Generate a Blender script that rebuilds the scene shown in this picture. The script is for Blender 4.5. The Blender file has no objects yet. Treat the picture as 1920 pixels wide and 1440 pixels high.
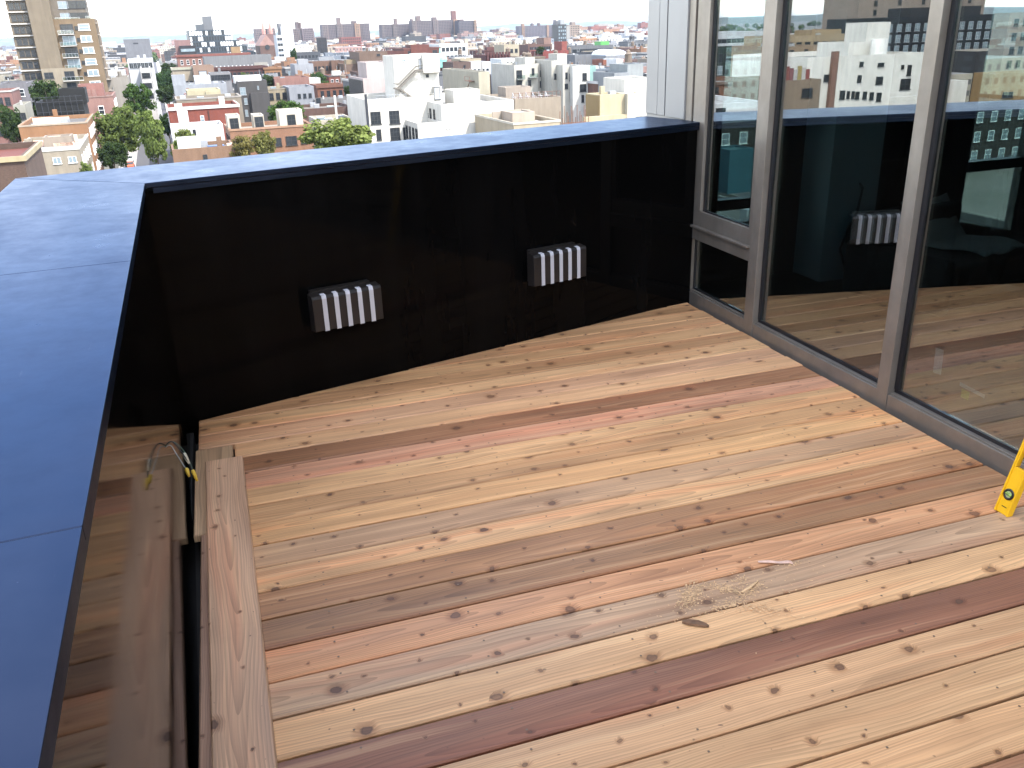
import bpy, math, random
from mathutils import Vector, Matrix
R = math.radians
S = bpy.context.scene
C = S.collection

# ------------------------------------------------------------------ camera, sky, sun, exposure
EYE = Vector((0, 0, 1.65))
FPX = 1623.36                       # focal length in pixels of a 1920 px wide picture
YAW, PITCH, ROLL = R(17.4498), R(22.3625), R(-1.9371)
_f = Vector((math.sin(YAW) * math.cos(PITCH), math.cos(YAW) * math.cos(PITCH), -math.sin(PITCH)))
_r0 = Vector((math.cos(YAW), -math.sin(YAW), 0)); _u0 = _r0.cross(_f)
_r = math.cos(ROLL) * _r0 + math.sin(ROLL) * _u0
_u = -math.sin(ROLL) * _r0 + math.cos(ROLL) * _u0
cam = bpy.data.objects.new('camera', bpy.data.cameras.new('camera')); C.objects.link(cam)
m = Matrix.Identity(4)
for i in range(3):
    m[i][0], m[i][1], m[i][2], m[i][3] = _r[i], _u[i], -_f[i], EYE[i]
cam.matrix_world = m
cam.data.sensor_width = 36; cam.data.lens = 36 * FPX / 1920
cam.data.clip_start = 0.05; cam.data.clip_end = 60000
S.camera = cam

SUN_AZ, SUN_EL = 142.0, 52.0
w = bpy.data.worlds.new('World'); S.world = w; w.use_nodes = True
nt = w.node_tree; nt.nodes.clear()
sky = nt.nodes.new('ShaderNodeTexSky'); sky.sky_type = 'NISHITA'; sky.sun_disc = False
sky.sun_elevation = R(SUN_EL); sky.sun_rotation = R(SUN_AZ); sky.altitude = 30
sky.air_density = 1.0; sky.dust_density = 1.4; sky.ozone_density = 1.2
bg = nt.nodes.new('ShaderNodeBackground'); bg.inputs['Strength'].default_value = 0.15
wo = nt.nodes.new('ShaderNodeOutputWorld')
# drifting fair-weather cloud over the whole dome, added to whiten the fill light
tc = nt.nodes.new('ShaderNodeTexCoord')
mp = nt.nodes.new('ShaderNodeMapping'); mp.inputs['Scale'].default_value = (1, 1, 2.6); mp.inputs['Location'].default_value = (5.1, 7.7, 2.0)
nz = nt.nodes.new('ShaderNodeTexNoise'); nz.inputs['Scale'].default_value = 1.9; nz.inputs['Detail'].default_value = 7; nz.inputs['Roughness'].default_value = .55
cr = nt.nodes.new('ShaderNodeMapRange'); cr.inputs[1].default_value = .42; cr.inputs[2].default_value = .74; cr.inputs[3].default_value = 0.0; cr.inputs[4].default_value = .9
cr.interpolation_type = 'SMOOTHSTEP'
mx = nt.nodes.new('ShaderNodeMix'); mx.data_type = 'RGBA'; mx.inputs[7].default_value = (11.0, 10.5, 9.9, 1)
L = nt.links
L.new(tc.outputs['Generated'], mp.inputs['Vector']); L.new(mp.outputs[0], nz.inputs['Vector'])
L.new(nz.outputs['Fac'], cr.inputs[0]); L.new(cr.outputs[0], mx.inputs[0]); L.new(sky.outputs[0], mx.inputs[6])
L.new(mx.outputs[2], bg.inputs['Color']); L.new(bg.outputs[0], wo.inputs['Surface'])

sl = bpy.data.lights.new('sun', 'SUN'); sl.energy = 2.0; sl.angle = R(0.53); sl.color = (1.0, .95, .87)
so = bpy.data.objects.new('sun', sl); C.objects.link(so)
sd = Vector((math.sin(R(SUN_AZ)) * math.cos(R(SUN_EL)), math.cos(R(SUN_AZ)) * math.cos(R(SUN_EL)), math.sin(R(SUN_EL))))
so.rotation_euler = sd.to_track_quat('Z', 'Y').to_euler()

S.view_settings.view_transform = 'Standard'; S.view_settings.look = 'None'
S.view_settings.exposure = 2.38; S.view_settings.gamma = 1.0; S.view_settings.use_curve_mapping = False
S.render.engine = 'CYCLES'
S.cycles.use_denoising = True
S.cycles.max_bounces = 10; S.cycles.transparent_max_bounces = 16; S.cycles.glossy_bounces = 5; S.cycles.diffuse_bounces = 3
S.cycles.volume_bounces = 0; S.cycles.caustics_reflective = False; S.cycles.caustics_refractive = False

# ------------------------------------------------------------------ helpers
class MB:
    """collects shapes, builds ONE mesh object"""
    def __init__(s): s.v = []; s.f = []; s.m = []; s.c = []
    def quad(s, pts, mi=0):
        n = len(s.v); s.v += [tuple(p) for p in pts]; s.f.append(tuple(range(n, n + len(pts)))); s.m.append(mi)
    def box(s, a, b, mi=0, skip=''):
        x0, y0, z0 = a; x1, y1, z1 = b; n = len(s.v)
        s.v += [(x0,y0,z0),(x1,y0,z0),(x1,y1,z0),(x0,y1,z0),(x0,y0,z1),(x1,y0,z1),(x1,y1,z1),(x0,y1,z1)]
        for k, q in (('b',(0,3,2,1)),('t',(4,5,6,7)),('f',(0,1,5,4)),('r',(1,2,6,5)),('k',(2,3,7,6)),('l',(3,0,4,7))):
            if k in skip: continue
            s.f.append(tuple(n + i for i in q)); s.m.append(mi)
    def prism(s, poly, z0, z1, mi=0):
        n = len(s.v); k = len(poly)
        s.v += [(x, y, z0) for x, y in poly] + [(x, y, z1) for x, y in poly]
        s.f.append(tuple(n + i for i in reversed(range(k)))); s.m.append(mi)
        s.f.append(tuple(n + k + i for i in range(k))); s.m.append(mi)
        for i in range(k):
            j = (i + 1) % k; s.f.append((n + i, n + j, n + k + j, n + k + i)); s.m.append(mi)
    def bar(s, a, b, t, mi=0):
        """square bar between two points"""
        a = Vector(a); b = Vector(b); d = (b - a).normalized()
        x = d.cross(Vector((0,0,1)) if abs(d.z) < .9 else Vector((1,0,0))).normalized() * t / 2; y = d.cross(x).normalized() * t / 2
        n = len(s.v)
        for p in (a, b):
            for k, l in ((-1,-1),(1,-1),(1,1),(-1,1)): s.v.append(tuple(p + x * k + y * l))
        for q in ((0,1,5,4),(1,2,6,5),(2,3,7,6),(3,0,4,7),(3,2,1,0),(4,5,6,7)): s.f.append(tuple(n + i for i in q)); s.m.append(mi)
    def tube(s, pts, r, seg=8, mi=0, cap=True):
        pts = [Vector(p) for p in pts]; rings = []
        rr = r if isinstance(r, (list, tuple)) else [r] * len(pts)
        up = None
        for i, p in enumerate(pts):
            d = (pts[min(i + 1, len(pts) - 1)] - pts[max(i - 1, 0)]).normalized()
            if up is None: up = d.cross(Vector((0,0,1)) if abs(d.z) < .9 else Vector((1,0,0))).normalized()
            x = (up - d * up.dot(d)).normalized(); up = x; y = d.cross(x)
            n = len(s.v); rings.append(n)
            for k in range(seg):
                a = 2 * math.pi * k / seg; s.v.append(tuple(p + (x * math.cos(a) + y * math.sin(a)) * rr[i]))
        for a, b in zip(rings, rings[1:]):
            for k in range(seg):
                j = (k + 1) % seg; s.f.append((a + k, a + j, b + j, b + k)); s.m.append(mi)
        if cap:
            s.f.append(tuple(rings[0] + k for k in reversed(range(seg)))); s.m.append(mi)
            s.f.append(tuple(rings[-1] + k for k in range(seg))); s.m.append(mi)
    def mesh(s, name, mats, smooth=False):
        me = bpy.data.meshes.new(name); me.from_pydata(s.v, [], s.f)
        for mt in (mats if isinstance(mats, (list, tuple)) else [mats]): me.materials.append(mt)
        me.polygons.foreach_set('material_index', s.m)
        if smooth: me.polygons.foreach_set('use_smooth', [True] * len(s.f))
        me.update(); return me
    def build(s, name, mats, parent=None, smooth=False, color=None, bevel=0, loc=None):
        o = bpy.data.objects.new(name, s.mesh(name, mats, smooth)); C.objects.link(o)
        if parent: o.parent = parent
        if color: o.color = (*color[:3], 1)
        if loc: o.location = loc
        if bevel:
            b = o.modifiers.new('edge', 'BEVEL'); b.width = bevel; b.segments = 2; b.limit_method = 'ANGLE'; b.angle_limit = R(40)
        return o
def tag(o, label=None, cat=None, group=None, kind=None):
    if label: o['label'] = label
    if cat: o['category'] = cat
    if group: o['group'] = group
    if kind: o['kind'] = kind
    return o
def empty(name, loc=(0,0,0), rz=0, label=None, cat=None, group=None):
    o = bpy.data.objects.new(name, None); C.objects.link(o); o.location = loc; o.rotation_euler = (0, 0, rz)
    o.empty_display_size = .2
    return tag(o, label, cat, group)
def inst(name, me, parent, loc=(0,0,0), rz=0, scale=(1,1,1), color=None):
    o = bpy.data.objects.new(name, me); C.objects.link(o)
    if parent: o.parent = parent
    o.location = loc; o.rotation_euler = (0, 0, rz); o.scale = scale
    if color: o.color = (*color[:3], 1)
    return o

# ------------------------------------------------------------------ materials
class NT:
    """tiny node-graph writer"""
    def __init__(s, name):
        s.mat = bpy.data.materials.new(name); s.mat.use_nodes = True; s.t = s.mat.node_tree; s.t.nodes.clear()
        s.out = s.n('OutputMaterial')
    def n(s, typ, **kw):
        nd = s.t.nodes.new('ShaderNode' + typ)
        for k, v in kw.items(): setattr(nd, k, v)
        return nd
    def set(s, sock, v):
        if isinstance(v, bpy.types.NodeSocket): s.t.links.new(v, sock)
        else: sock.default_value = v
    def math(s, op, a, b=0.0, c=0.0, clamp=False):
        nd = s.n('Math', operation=op, use_clamp=clamp)
        for i, v in enumerate((a, b, c)): s.set(nd.inputs[i], v)
        return nd.outputs[0]
    def rng(s, v, a, b, c=0.0, d=1.0, smooth=False):
        nd = s.n('MapRange'); nd.interpolation_type = 'SMOOTHSTEP' if smooth else 'LINEAR'
        for i, q in enumerate((v, a, b, c, d)): s.set(nd.inputs[i], q)
        return nd.outputs[0]
    def mix(s, f, a, b, mode='MIX'):
        nd = s.n('Mix', data_type='RGBA', blend_type=mode)
        s.set(nd.inputs[0], f); s.set(nd.inputs[6], a); s.set(nd.inputs[7], b)
        return nd.outputs[2]
    def noise(s, vec, scale, detail=3, rough=.5, out='Fac', dist=0.0):
        nd = s.n('TexNoise'); s.set(nd.inputs['Vector'], vec)
        nd.inputs['Scale'].default_value = scale; nd.inputs['Detail'].default_value = detail; nd.inputs['Roughness'].default_value = rough; nd.inputs['Distortion'].default_value = dist
        return nd.outputs[out]
    def xyz(s, v):
        nd = s.n('SeparateXYZ'); s.set(nd.inputs[0], v); return nd.outputs
    def vec(s, x, y, z=0.0):
        nd = s.n('CombineXYZ')
        for i, q in enumerate((x, y, z)): s.set(nd.inputs[i], q)
        return nd.outputs[0]
    def gray(s, v):
        nd = s.n('CombineColor')
        for i in range(3): s.set(nd.inputs[i], v)
        return nd.outputs[0]
    def bsdf(s, color, rough=.6, metal=0.0, spec=.5, normal=None, coat=0.0, ior=1.5, **kw):
        b = s.n('BsdfPrincipled')
        s.set(b.inputs['Base Color'], color); s.set(b.inputs['Roughness'], rough); s.set(b.inputs['Metallic'], metal)
        s.set(b.inputs['Specular IOR Level'], spec); s.set(b.inputs['IOR'], ior)
        if coat: b.inputs['Coat Weight'].default_value = coat; b.inputs['Coat Roughness'].default_value = .08
        if normal is not None: s.set(b.inputs['Normal'], normal)
        s.t.links.new(b.outputs[0], s.out.inputs[0]); return b
    def bump(s, h, strength=.3, dist=.002):
        b = s.n('Bump'); b.inputs['Strength'].default_value = strength; b.inputs['Distance'].default_value = dist
        s.set(b.inputs['Height'], h); return b.outputs[0]
    def obj(s): return s.n('TexCoord').outputs['Object']
    def pos(s): return s.n('NewGeometry').outputs['Position']
    def info(s): return s.n('ObjectInfo').outputs
M = {}
def c4(c): return (*c[:3], 1.0)
def plain(name, color, rough=.6, metal=0.0, var=.15, scale=6, bump=0.0, spec=.5):
    g = NT(name); p = g.obj(); f = g.noise(p, scale, 4)
    col = g.mix(1.0, c4(color), g.gray(g.rng(f, .25, .75, 1 - var, 1 + var)), 'MULTIPLY')
    nr = g.bump(g.noise(p, scale * 12, 3), bump, .003) if bump else None
    g.bsdf(col, g.rng(f, .2, .8, rough * .85, min(1, rough * 1.15)), metal, spec, nr); M[name] = g.mat; return g.mat
def tinted(name, rough=.8, var=.12, scale=.35, brick=False, streak=.12):
    """colour from the object; masonry relief, mottling and rain streaks"""
    g = NT(name); i = g.info(); p = g.obj(); P = g.xyz(p)
    f = g.noise(p, scale, 5, .6)
    st = g.noise(g.vec(g.math('MULTIPLY', P[0], 1.4), g.math('MULTIPLY', P[1], 1.4), g.math('MULTIPLY', P[2], .12)), 1.0, 4, .6)
    k = g.math('MULTIPLY', g.rng(f, .25, .75, 1 - var, 1 + var), g.rng(st, .3, .7, 1 - streak, 1 + streak * .6))
    if brick:
        fine = g.noise(g.vec(g.math('MULTIPLY', P[0], 4), g.math('MULTIPLY', P[1], 4), g.math('MULTIPLY', P[2], 13)), 1.0, 2)
        k = g.math('MULTIPLY', k, g.rng(fine, .3, .7, .82, 1.16))
    col = g.mix(1.0, i['Color'], g.gray(k), 'MULTIPLY')
    g.bsdf(col, rough, 0, .3); M[name] = g.mat; return g.mat
tinted('stucco'); tinted('brick', .85, .14, .4, True)
tinted('roofing', .85, .2, .25, False, 0); tinted('paint', .5, .06, 1.0, False, .05)
def wood():
    g = NT('cedar'); i = g.info(); p = g.obj(); P = g.xyz(p); rnd = i['Random']
    X = g.math('MULTIPLY_ADD', rnd, 61.0, P[0]); Y = g.math('MULTIPLY_ADD', rnd, 17.0, P[1])
    vo = g.n('TexVoronoi', voronoi_dimensions='2D', feature='F1')
    wv = g.noise(g.vec(X, Y), 9, 2); wv2 = g.noise(g.vec(X, Y, 3.0), 42, 2); wv3 = g.noise(g.vec(X, Y, 7.0), 46, 2)
    g.set(vo.inputs['Vector'], g.vec(g.math('MULTIPLY_ADD', wv2, .016, g.math('MULTIPLY', X, .82)), g.math('MULTIPLY_ADD', wv3, .014, g.math('MULTIPLY_ADD', wv, .03, Y)))); vo.inputs['Scale'].default_value = 10.5
    dk = vo.outputs['Distance']; cc = g.n('SeparateColor'); g.set(cc.inputs[0], vo.outputs['Color'])
    on = g.math('GREATER_THAN', cc.outputs[0], .58)
    rk = g.math('MULTIPLY_ADD', g.math('POWER', cc.outputs[1], 3.0), .105, .035)
    q = g.math('DIVIDE', dk, rk)
    core = g.math('MULTIPLY', g.rng(q, 1.12, .72, 0, 1, True), on)
    rim = g.math('MULTIPLY', g.math('MULTIPLY', g.rng(q, .55, .85, 0, 1, True), g.rng(q, 1.25, .95, 0, 1, True)), on)
    halo = g.math('MULTIPLY', g.rng(q, 3.0, .9, 0, 1, True), on)
    # smear that runs along the grain out of every knot
    vo2 = g.n('TexVoronoi', voronoi_dimensions='2D', feature='F1'); g.set(vo2.inputs['Vector'], g.vec(g.math('MULTIPLY', X, .16), Y)); vo2.inputs['Scale'].default_value = 8.5
    c2 = g.n('SeparateColor'); g.set(c2.inputs[0], vo2.outputs['Color'])
    smear = g.math('MULTIPLY', g.rng(vo2.outputs['Distance'], .42, .05, 0, 1, True), g.math('GREATER_THAN', c2.outputs[2], .62))
    # tree rings cut by the board face
    bend = g.noise(g.vec(g.math('MULTIPLY', X, 1.3), g.math('MULTIPLY', Y, 4.0)), 1.0, 3)
    yy = g.math('ADD', g.math('MULTIPLY_ADD', bend, .07, Y), g.math('MULTIPLY', halo, .012))
    pith = g.math('MULTIPLY_ADD', g.math('FRACT', g.math('MULTIPLY', rnd, 37.7)), .12, -.06)
    dy = g.math('SUBTRACT', g.math('SUBTRACT', yy, g.math('MULTIPLY', rnd, 17.0)), pith)
    dz = g.math('ADD', g.math('MULTIPLY', g.math('SINE', g.math('MULTIPLY', X, .9)), .035), .055)
    rr = g.math('SQRT', g.math('ADD', g.math('MULTIPLY', dy, dy), g.math('MULTIPLY', dz, dz)))
    ring = g.math('FRACT', g.math('MULTIPLY', rr, 150.0))
    ring = g.math('POWER', ring, 1.8)
    fine = g.noise(g.vec(g.math('MULTIPLY', X, 3.0), g.math('MULTIPLY', yy, 190.0)), 1.0, 3)
    mid = g.noise(g.vec(g.math('MULTIPLY', X, .7), g.math('MULTIPLY', yy, 32.0)), 1.0, 3)
    low = g.noise(g.vec(g.math('MULTIPLY', X, 1.1), g.math('MULTIPLY', Y, 7.0)), 1.0, 3)
    k = g.math('MULTIPLY', g.math('MULTIPLY', g.rng(ring, 0, 1, 1.08, .76), g.rng(fine, .3, .7, .84, 1.11)), g.math('MULTIPLY', g.rng(mid, .3, .7, .85, 1.14), g.rng(low, .3, .7, .86, 1.14)))
    base = g.mix(1.0, i['Color'], g.gray(k), 'MULTIPLY')
    hue = g.noise(g.vec(g.math('MULTIPLY', X, .55), g.math('MULTIPLY_ADD', yy, 9.0, g.math('MULTIPLY', rnd, 9.0))), 1.0, 3)
    base = g.mix(g.rng(hue, .50, .68, 0, .85, True), base, g.mix(1.0, base, (1.04, .86, .80, 1), 'MULTIPLY'))
    base = g.mix(g.rng(hue, .48, .32, 0, .8, True), base, g.mix(1.0, base, (.90, .86, .84, 1), 'MULTIPLY'))
    # sapwood streaks: paler, yellower
    base = g.mix(g.math('MULTIPLY', g.rng(mid, .56, .70, 0, 1, True), .30), base, (.68, .45, .24, 1))
    base = g.mix(g.math('MULTIPLY', smear, .45), base, g.mix(1.0, base, (.52, .48, .46, 1), 'MULTIPLY'))
    base = g.mix(g.math('MULTIPLY', halo, .7), base, g.mix(1.0, base, (.55, .44, .36, 1), 'MULTIPLY'))
    base = g.mix(g.math('MULTIPLY', core, g.math('MULTIPLY_ADD', cc.outputs[2], .45, .45)), base, (.10, .048, .028, 1))
    base = g.mix(g.math('MULTIPLY', rim, .45), base, (.05, .026, .018, 1))
    # pin knots, bark pits and handling dirt
    pin = g.rng(g.noise(g.vec(g.math('MULTIPLY', X, .6), Y), 60, 1), .75, .79, 0, 1, True)
    base = g.mix(g.math('MULTIPLY', pin, .6), base, (.07, .04, .03, 1))
    dirt = g.rng(g.noise(g.pos(), 3.0, 5, .7), .52, .78, 0, .22, True)
    base = g.mix(dirt, base, g.mix(1.0, base, (.62, .60, .60, 1), 'MULTIPLY'))
    nr = g.bump(g.math('ADD', g.math('MULTIPLY', ring, .4), fine), .25, .0012)
    g.bsdf(base, g.rng(low, .3, .7, .42, .62), 0, .4, nr); M['cedar'] = g.mat
wood()
def blackpanel():
    g = NT('black_panel'); p = g.pos(); P = g.xyz(p)
    st = g.noise(g.vec(g.math('MULTIPLY', P[0], 5), g.math('MULTIPLY', P[1], 5), g.math('MULTIPLY', P[2], .7)), 1.0, 5, .65)
    sm = g.noise(p, 1.6, 5, .6)
    col = g.mix(g.rng(st, .45, .75, 0, .6), (.002, .0019, .0019, 1), (.006, .0057, .0056, 1))
    dust = g.rng(g.noise(p, 90, 2), .76, .82, 0, .2)
    col = g.mix(dust, col, (.05, .05, .05, 1))
    g.bsdf(col, g.math('ADD', g.rng(st, .35, .7, .025, .085), g.rng(sm, .4, .7, 0, .03)), 0, .30, g.bump(g.noise(p, 2.2, 2), .06, .01), ior=1.21); M['black_panel'] = g.mat
    g = NT('coping_metal'); p = g.pos(); P = g.xyz(p)
    a = g.noise(p, 2.4, 6, .65); b = g.noise(p, 14, 5, .7)
    sc = g.noise(g.vec(g.math('MULTIPLY', P[0], 60), g.math('MULTIPLY', P[1], 7)), 1.0, 3)
    col = g.mix(g.rng(a, .35, .7, 0, 1), (.024, .034, .062, 1), (.037, .047, .078, 1))
    mark = g.math('MULTIPLY', g.rng(sc, .66, .74, 0, 1), g.rng(g.noise(p, 3.1, 3), .52, .66, 0, 1))
    speck = g.rng(g.noise(p, 120, 1), .78, .82, 0, .3)
    col = g.mix(g.math('MAXIMUM', g.math('MULTIPLY', mark, .12), g.math('MULTIPLY', speck, g.rng(a, .4, .6, 0, 1))), col, (.35, .36, .4, 1))
    cb = g.bsdf(col, g.math('ADD', g.rng(a, .3, .7, .27, .36), g.rng(b, .3, .7, -.03, .05)), g.rng(mark, 0, 1, 1, .8), .5, g.bump(g.noise(p, 1.3, 2), .02, .02)); cb.inputs['Specular Tint'].default_value = (.50, .56, .68, 1); M['coping_metal'] = g.mat
blackpanel()
def alu():
    g = NT('aluminium'); p = g.obj(); P = g.xyz(p)
    f = g.noise(p, 5, 5, .6); s = g.noise(g.vec(g.math('MULTIPLY', P[0], 40), g.math('MULTIPLY', P[1], 40), g.math('MULTIPLY', P[2], 2)), 1.0, 3)
    col = g.mix(g.rng(f, .3, .7), (.21, .18, .145, 1), (.28, .245, .205, 1))
    g.bsdf(col, g.rng(s, .3, .7, .36, .5), .55, .5); M['aluminium'] = g.mat
    g = NT('cladding'); p = g.obj(); f = g.noise(p, 1.6, 5, .6)
    g.bsdf(g.mix(g.rng(f, .3, .7), (.26, .25, .235, 1), (.30, .29, .275, 1)), .45, .25, .5); M['cladding'] = g.mat
alu()
def glass():
    g = NT('window_glass')
    lw = g.n('LayerWeight'); lw.inputs['Blend'].default_value = .5
    fac = g.math('MULTIPLY_ADD', g.math('POWER', lw.outputs['Facing'], 3.0), .75, .235, True)
    t = g.n('BsdfTransparent'); t.inputs[0].default_value = (.60, .68, .67, 1)
    gl = g.n('BsdfGlossy'); gl.inputs['Roughness'].default_value = 0.0; gl.inputs[0].default_value = (.94, .97, .97, 1)
    ms = g.n('MixShader'); g.set(ms.inputs[0], fac); g.t.links.new(t.outputs[0], ms.inputs[1]); g.t.links.new(gl.outputs[0], ms.inputs[2])
    g.t.links.new(ms.outputs[0], g.out.inputs[0]); M['window_glass'] = g.mat
    g = NT('clear_glass'); t = g.n('BsdfTransparent'); t.inputs[0].default_value = (.78, .86, .85, 1)
    gl = g.n('BsdfGlossy'); gl.inputs['Roughness'].default_value = .02
    ms = g.n('MixShader'); ms.inputs[0].default_value = .08; g.t.links.new(t.outputs[0], ms.inputs[1]); g.t.links.new(gl.outputs[0], ms.inputs[2])
    g.t.links.new(ms.outputs[0], g.out.inputs[0]); M['clear_glass'] = g.mat
glass()
plain('rubber', (.012, .014, .02), .5); plain('bronze', (.022, .018, .016), .42, .3)
plain('lens', (.52, .52, .55), .35, 0, .04); plain('gasket', (.010, .010, .012), .4)
plain('membrane', (.012, .012, .012), .8); plain('yellow_paint', (.80, .44, .010), .35, 0, .08, 8)
plain('black_plastic', (.012, .012, .012), .4); plain('vial_green', (.28, .42, .08), .15); plain('vial_face', (.42, .46, .20), .3)
plain('wire_black', (.02, .02, .022), .4); plain('wire_white', (.42, .45, .45), .4); plain('wire_green', (.07, .12, .09), .4)
plain('cap_yellow', (.72, .48, .05), .4); plain('cap_ivory', (.62, .58, .46), .4)
plain('sawdust', (.62, .40, .21), .9, 0, .3, 80); plain('bark', (.16, .085, .045), .9, 0, .4, 60); plain('shaving', (.66, .43, .32), .7, 0, .2, 40)
plain('screw', (.17, .115, .075), .5, .3); plain('tape', (.62, .64, .66), .5, 0, .1, 30); plain('reflection_yellow', (.70, .70, .12), .5)
plain('dark_fabric', (.012, .012, .014), .9); plain('grey_fabric', (.22, .22, .22), .95, 0, .15, 20, .3)
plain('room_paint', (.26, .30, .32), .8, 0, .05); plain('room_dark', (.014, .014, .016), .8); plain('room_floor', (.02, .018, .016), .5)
plain('asphalt', (.055, .055, .06), .9, 0, .2, .5); plain('pavement', (.26, .25, .24), .9, 0, .15, .4)
plain('pane_dark', (.022, .026, .03), .12, 0, .3, .7); plain('pane_pale', (.16, .2, .22), .12, 0, .3, .7); plain('pane_block', (.30, .36, .33), .2, 0, .2, 2)
plain('frame_black', (.02, .02, .022), .5); plain('frame_white', (.72, .72, .70), .5); plain('metal_grey', (.3, .31, .32), .45, .5)
plain('trunk_bark', (.10, .075, .055), .9, 0, .3, 3); plain('rust', (.13, .06, .035), .9); plain('stair_metal', (.10, .09, .075), .7)
def leaf():
    g = NT('leaves'); i = g.info(); p = g.pos(); f = g.noise(p, .55, 3); h = g.noise(p, 3.1, 2)
    k = g.math('MULTIPLY', g.rng(f, .3, .7, .72, 1.3), g.rng(h, .3, .7, .75, 1.25))
    col = g.mix(1.0, i['Color'], g.gray(k), 'MULTIPLY')
    d = g.n('BsdfDiffuse'); g.set(d.inputs[0], col); t = g.n('BsdfTranslucent'); g.set(t.inputs[0], g.mix(1.0, col, (.9, 1.0, .5, 1), 'MULTIPLY'))
    ms = g.n('MixShader'); ms.inputs[0].default_value = .25; g.t.links.new(d.outputs[0], ms.inputs[1]); g.t.links.new(t.outputs[0], ms.inputs[2])
    g.t.links.new(ms.outputs[0], g.out.inputs[0]); M['leaves'] = g.mat
leaf()
def farmat():
    """far blocks: colour per block, storeys of windows too small to pick apart"""
    g = NT('far_masonry'); at = g.n('Attribute', attribute_name='col'); p = g.pos(); P = g.xyz(p); nn = g.xyz(g.n('NewGeometry').outputs['Normal'])
    wall = g.math('LESS_THAN', g.math('ABSOLUTE', nn[2]), .5)
    fz = g.math('FRACT', g.math('MULTIPLY', P[2], 1 / 3.2)); hu = g.math('ADD', g.math('MULTIPLY', P[0], .93), g.math('MULTIPLY', P[1], .36)); fu = g.math('FRACT', g.math('MULTIPLY', hu, 1 / 2.7))
    win = g.math('MULTIPLY', g.math('MULTIPLY', g.math('GREATER_THAN', fz, .35), g.math('LESS_THAN', fz, .82)), g.math('MULTIPLY', g.math('GREATER_THAN', fu, .3), g.math('LESS_THAN', fu, .72)))
    win = g.math('MULTIPLY', g.math('MULTIPLY', win, wall), g.math('GREATER_THAN', at.outputs['Alpha'], .5))
    col = g.mix(1.0, at.outputs['Color'], g.gray(g.rng(g.noise(p, .2, 4), .3, .7, .8, 1.2)), 'MULTIPLY')
    g.bsdf(g.mix(g.math('MULTIPLY', win, .8), col, (.04, .045, .05, 1)), .8, 0, .3); M['far_masonry'] = g.mat
farmat()

# ------------------------------------------------------------------ the terrace
STREET = -25.0
rng = random.Random(7)
FW0 = Vector((-.325, 3.96, 0)); FW1 = Vector((2.69, 4.72, 0)); FU = (FW1 - FW0).normalized(); FN = Vector((FU.y, -FU.x, 0))   # far wall, normal to the deck
LW0 = Vector((-.337, 3.957, 0)); LD = Vector((.0337, -1, 0)).normalized(); LN = Vector((-LD.y, LD.x, 0))                        # left wall runs back past the camera
if LN.x < 0: LN = -LN
LD2 = Vector((.021, -1, 0)).normalized(); LN2 = Vector((1, .021, 0)).normalized()
PH = 1.10                                # parapet height
def far_y(x): return FW0.y + (x - FW0.x) * FU.y / FU.x
def far_x(y): return FW0.x + (y - FW0.y) * FU.x / FU.y
def left_x(y): return LW0.x + (y - LW0.y) * LD2.x / LD2.y

slab = MB(); slab.box((-.9, -4, -.30), (2.72, 5.2, -.12)); tag(slab.build('roof_slab', M['membrane']), kind='structure')
deck = empty('deck_floor'); tag(deck, kind='structure')
PW = 0.146656; Y0 = 3.34619
TONES = {-9: (.47,.29,.16), -8: (.43,.26,.14), -7: (.50,.31,.17), -6: (.44,.27,.15), -5: (.52,.33,.18), -4: (.40,.24,.13), -3: (.55,.355,.20), -2: (.49,.305,.19), -1: (.54,.34,.195), 0: (.265,.138,.075),
         1: (.46,.255,.165), 2: (.54,.34,.18), 3: (.44,.265,.135), 4: (.55,.335,.165), 5: (.44,.287,.172), 6: (.53,.335,.18), 7: (.335,.185,.095), 8: (.272,.155,.082), 9: (.49,.27,.148), 10: (.385,.268,.178), 11: (.54,.35,.195),
         12: (.205,.098,.062), 13: (.46,.295,.17), 14: (.44,.285,.16), 15: (.50,.315,.175), 16: (.28,.16,.095)}
def plank_mesh(poly, t=.028, r=.0042):
    """a board with eased top edges: outline poly, top at z=0"""
    k = len(poly); cx = sum(p[0] for p in poly) / k; cy = sum(p[1] for p in poly) / k
    b = MB(); ins = []
    for i in range(k):
        p0, p1, p2 = Vector((*poly[i - 1], 0)), Vector((*poly[i], 0)), Vector((*poly[(i + 1) % k], 0))
        e1 = (p1 - p0).normalized(); e2 = (p2 - p1).normalized(); n1 = Vector((-e1.y, e1.x, 0)); n2 = Vector((-e2.y, e2.x, 0))
        bis = (n1 + n2); bis = bis / max(.25, bis.dot(n1)); ins.append(p1 + bis * r)
    rings = [[(x, y, -t) for x, y in poly], [(x, y, -r) for x, y in poly]]
    rings.append([((p[0] * .3 + q.x * .7), (p[1] * .3 + q.y * .7), -r * .3) for p, q in zip(poly, ins)])
    rings.append([(q.x, q.y, 0) for q in ins])
    for rg in rings: b.v += rg
    for a in range(3):
        for i in range(k):
            j = (i + 1) % k; b.f.append((a * k + i, a * k + j, (a + 1) * k + j, (a + 1) * k + i)); b.m.append(0)
    b.f.append(tuple(3 * k + i for i in range(k))); b.m.append(0)
    b.f.append(tuple(reversed(range(k)))); b.m.append(0)
    return b
screws = MB()
def screw(x, y, z=0.0):
    n = len(screws.v); r = .0036
    for k in range(7):
        a = 2 * math.pi * k / 7; screws.v.append((x + r * math.cos(a), y + r * math.sin(a), z + .0006))
    screws.f.append(tuple(n + k for k in range(7))); screws.m.append(0)
XR = 2.668
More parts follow.
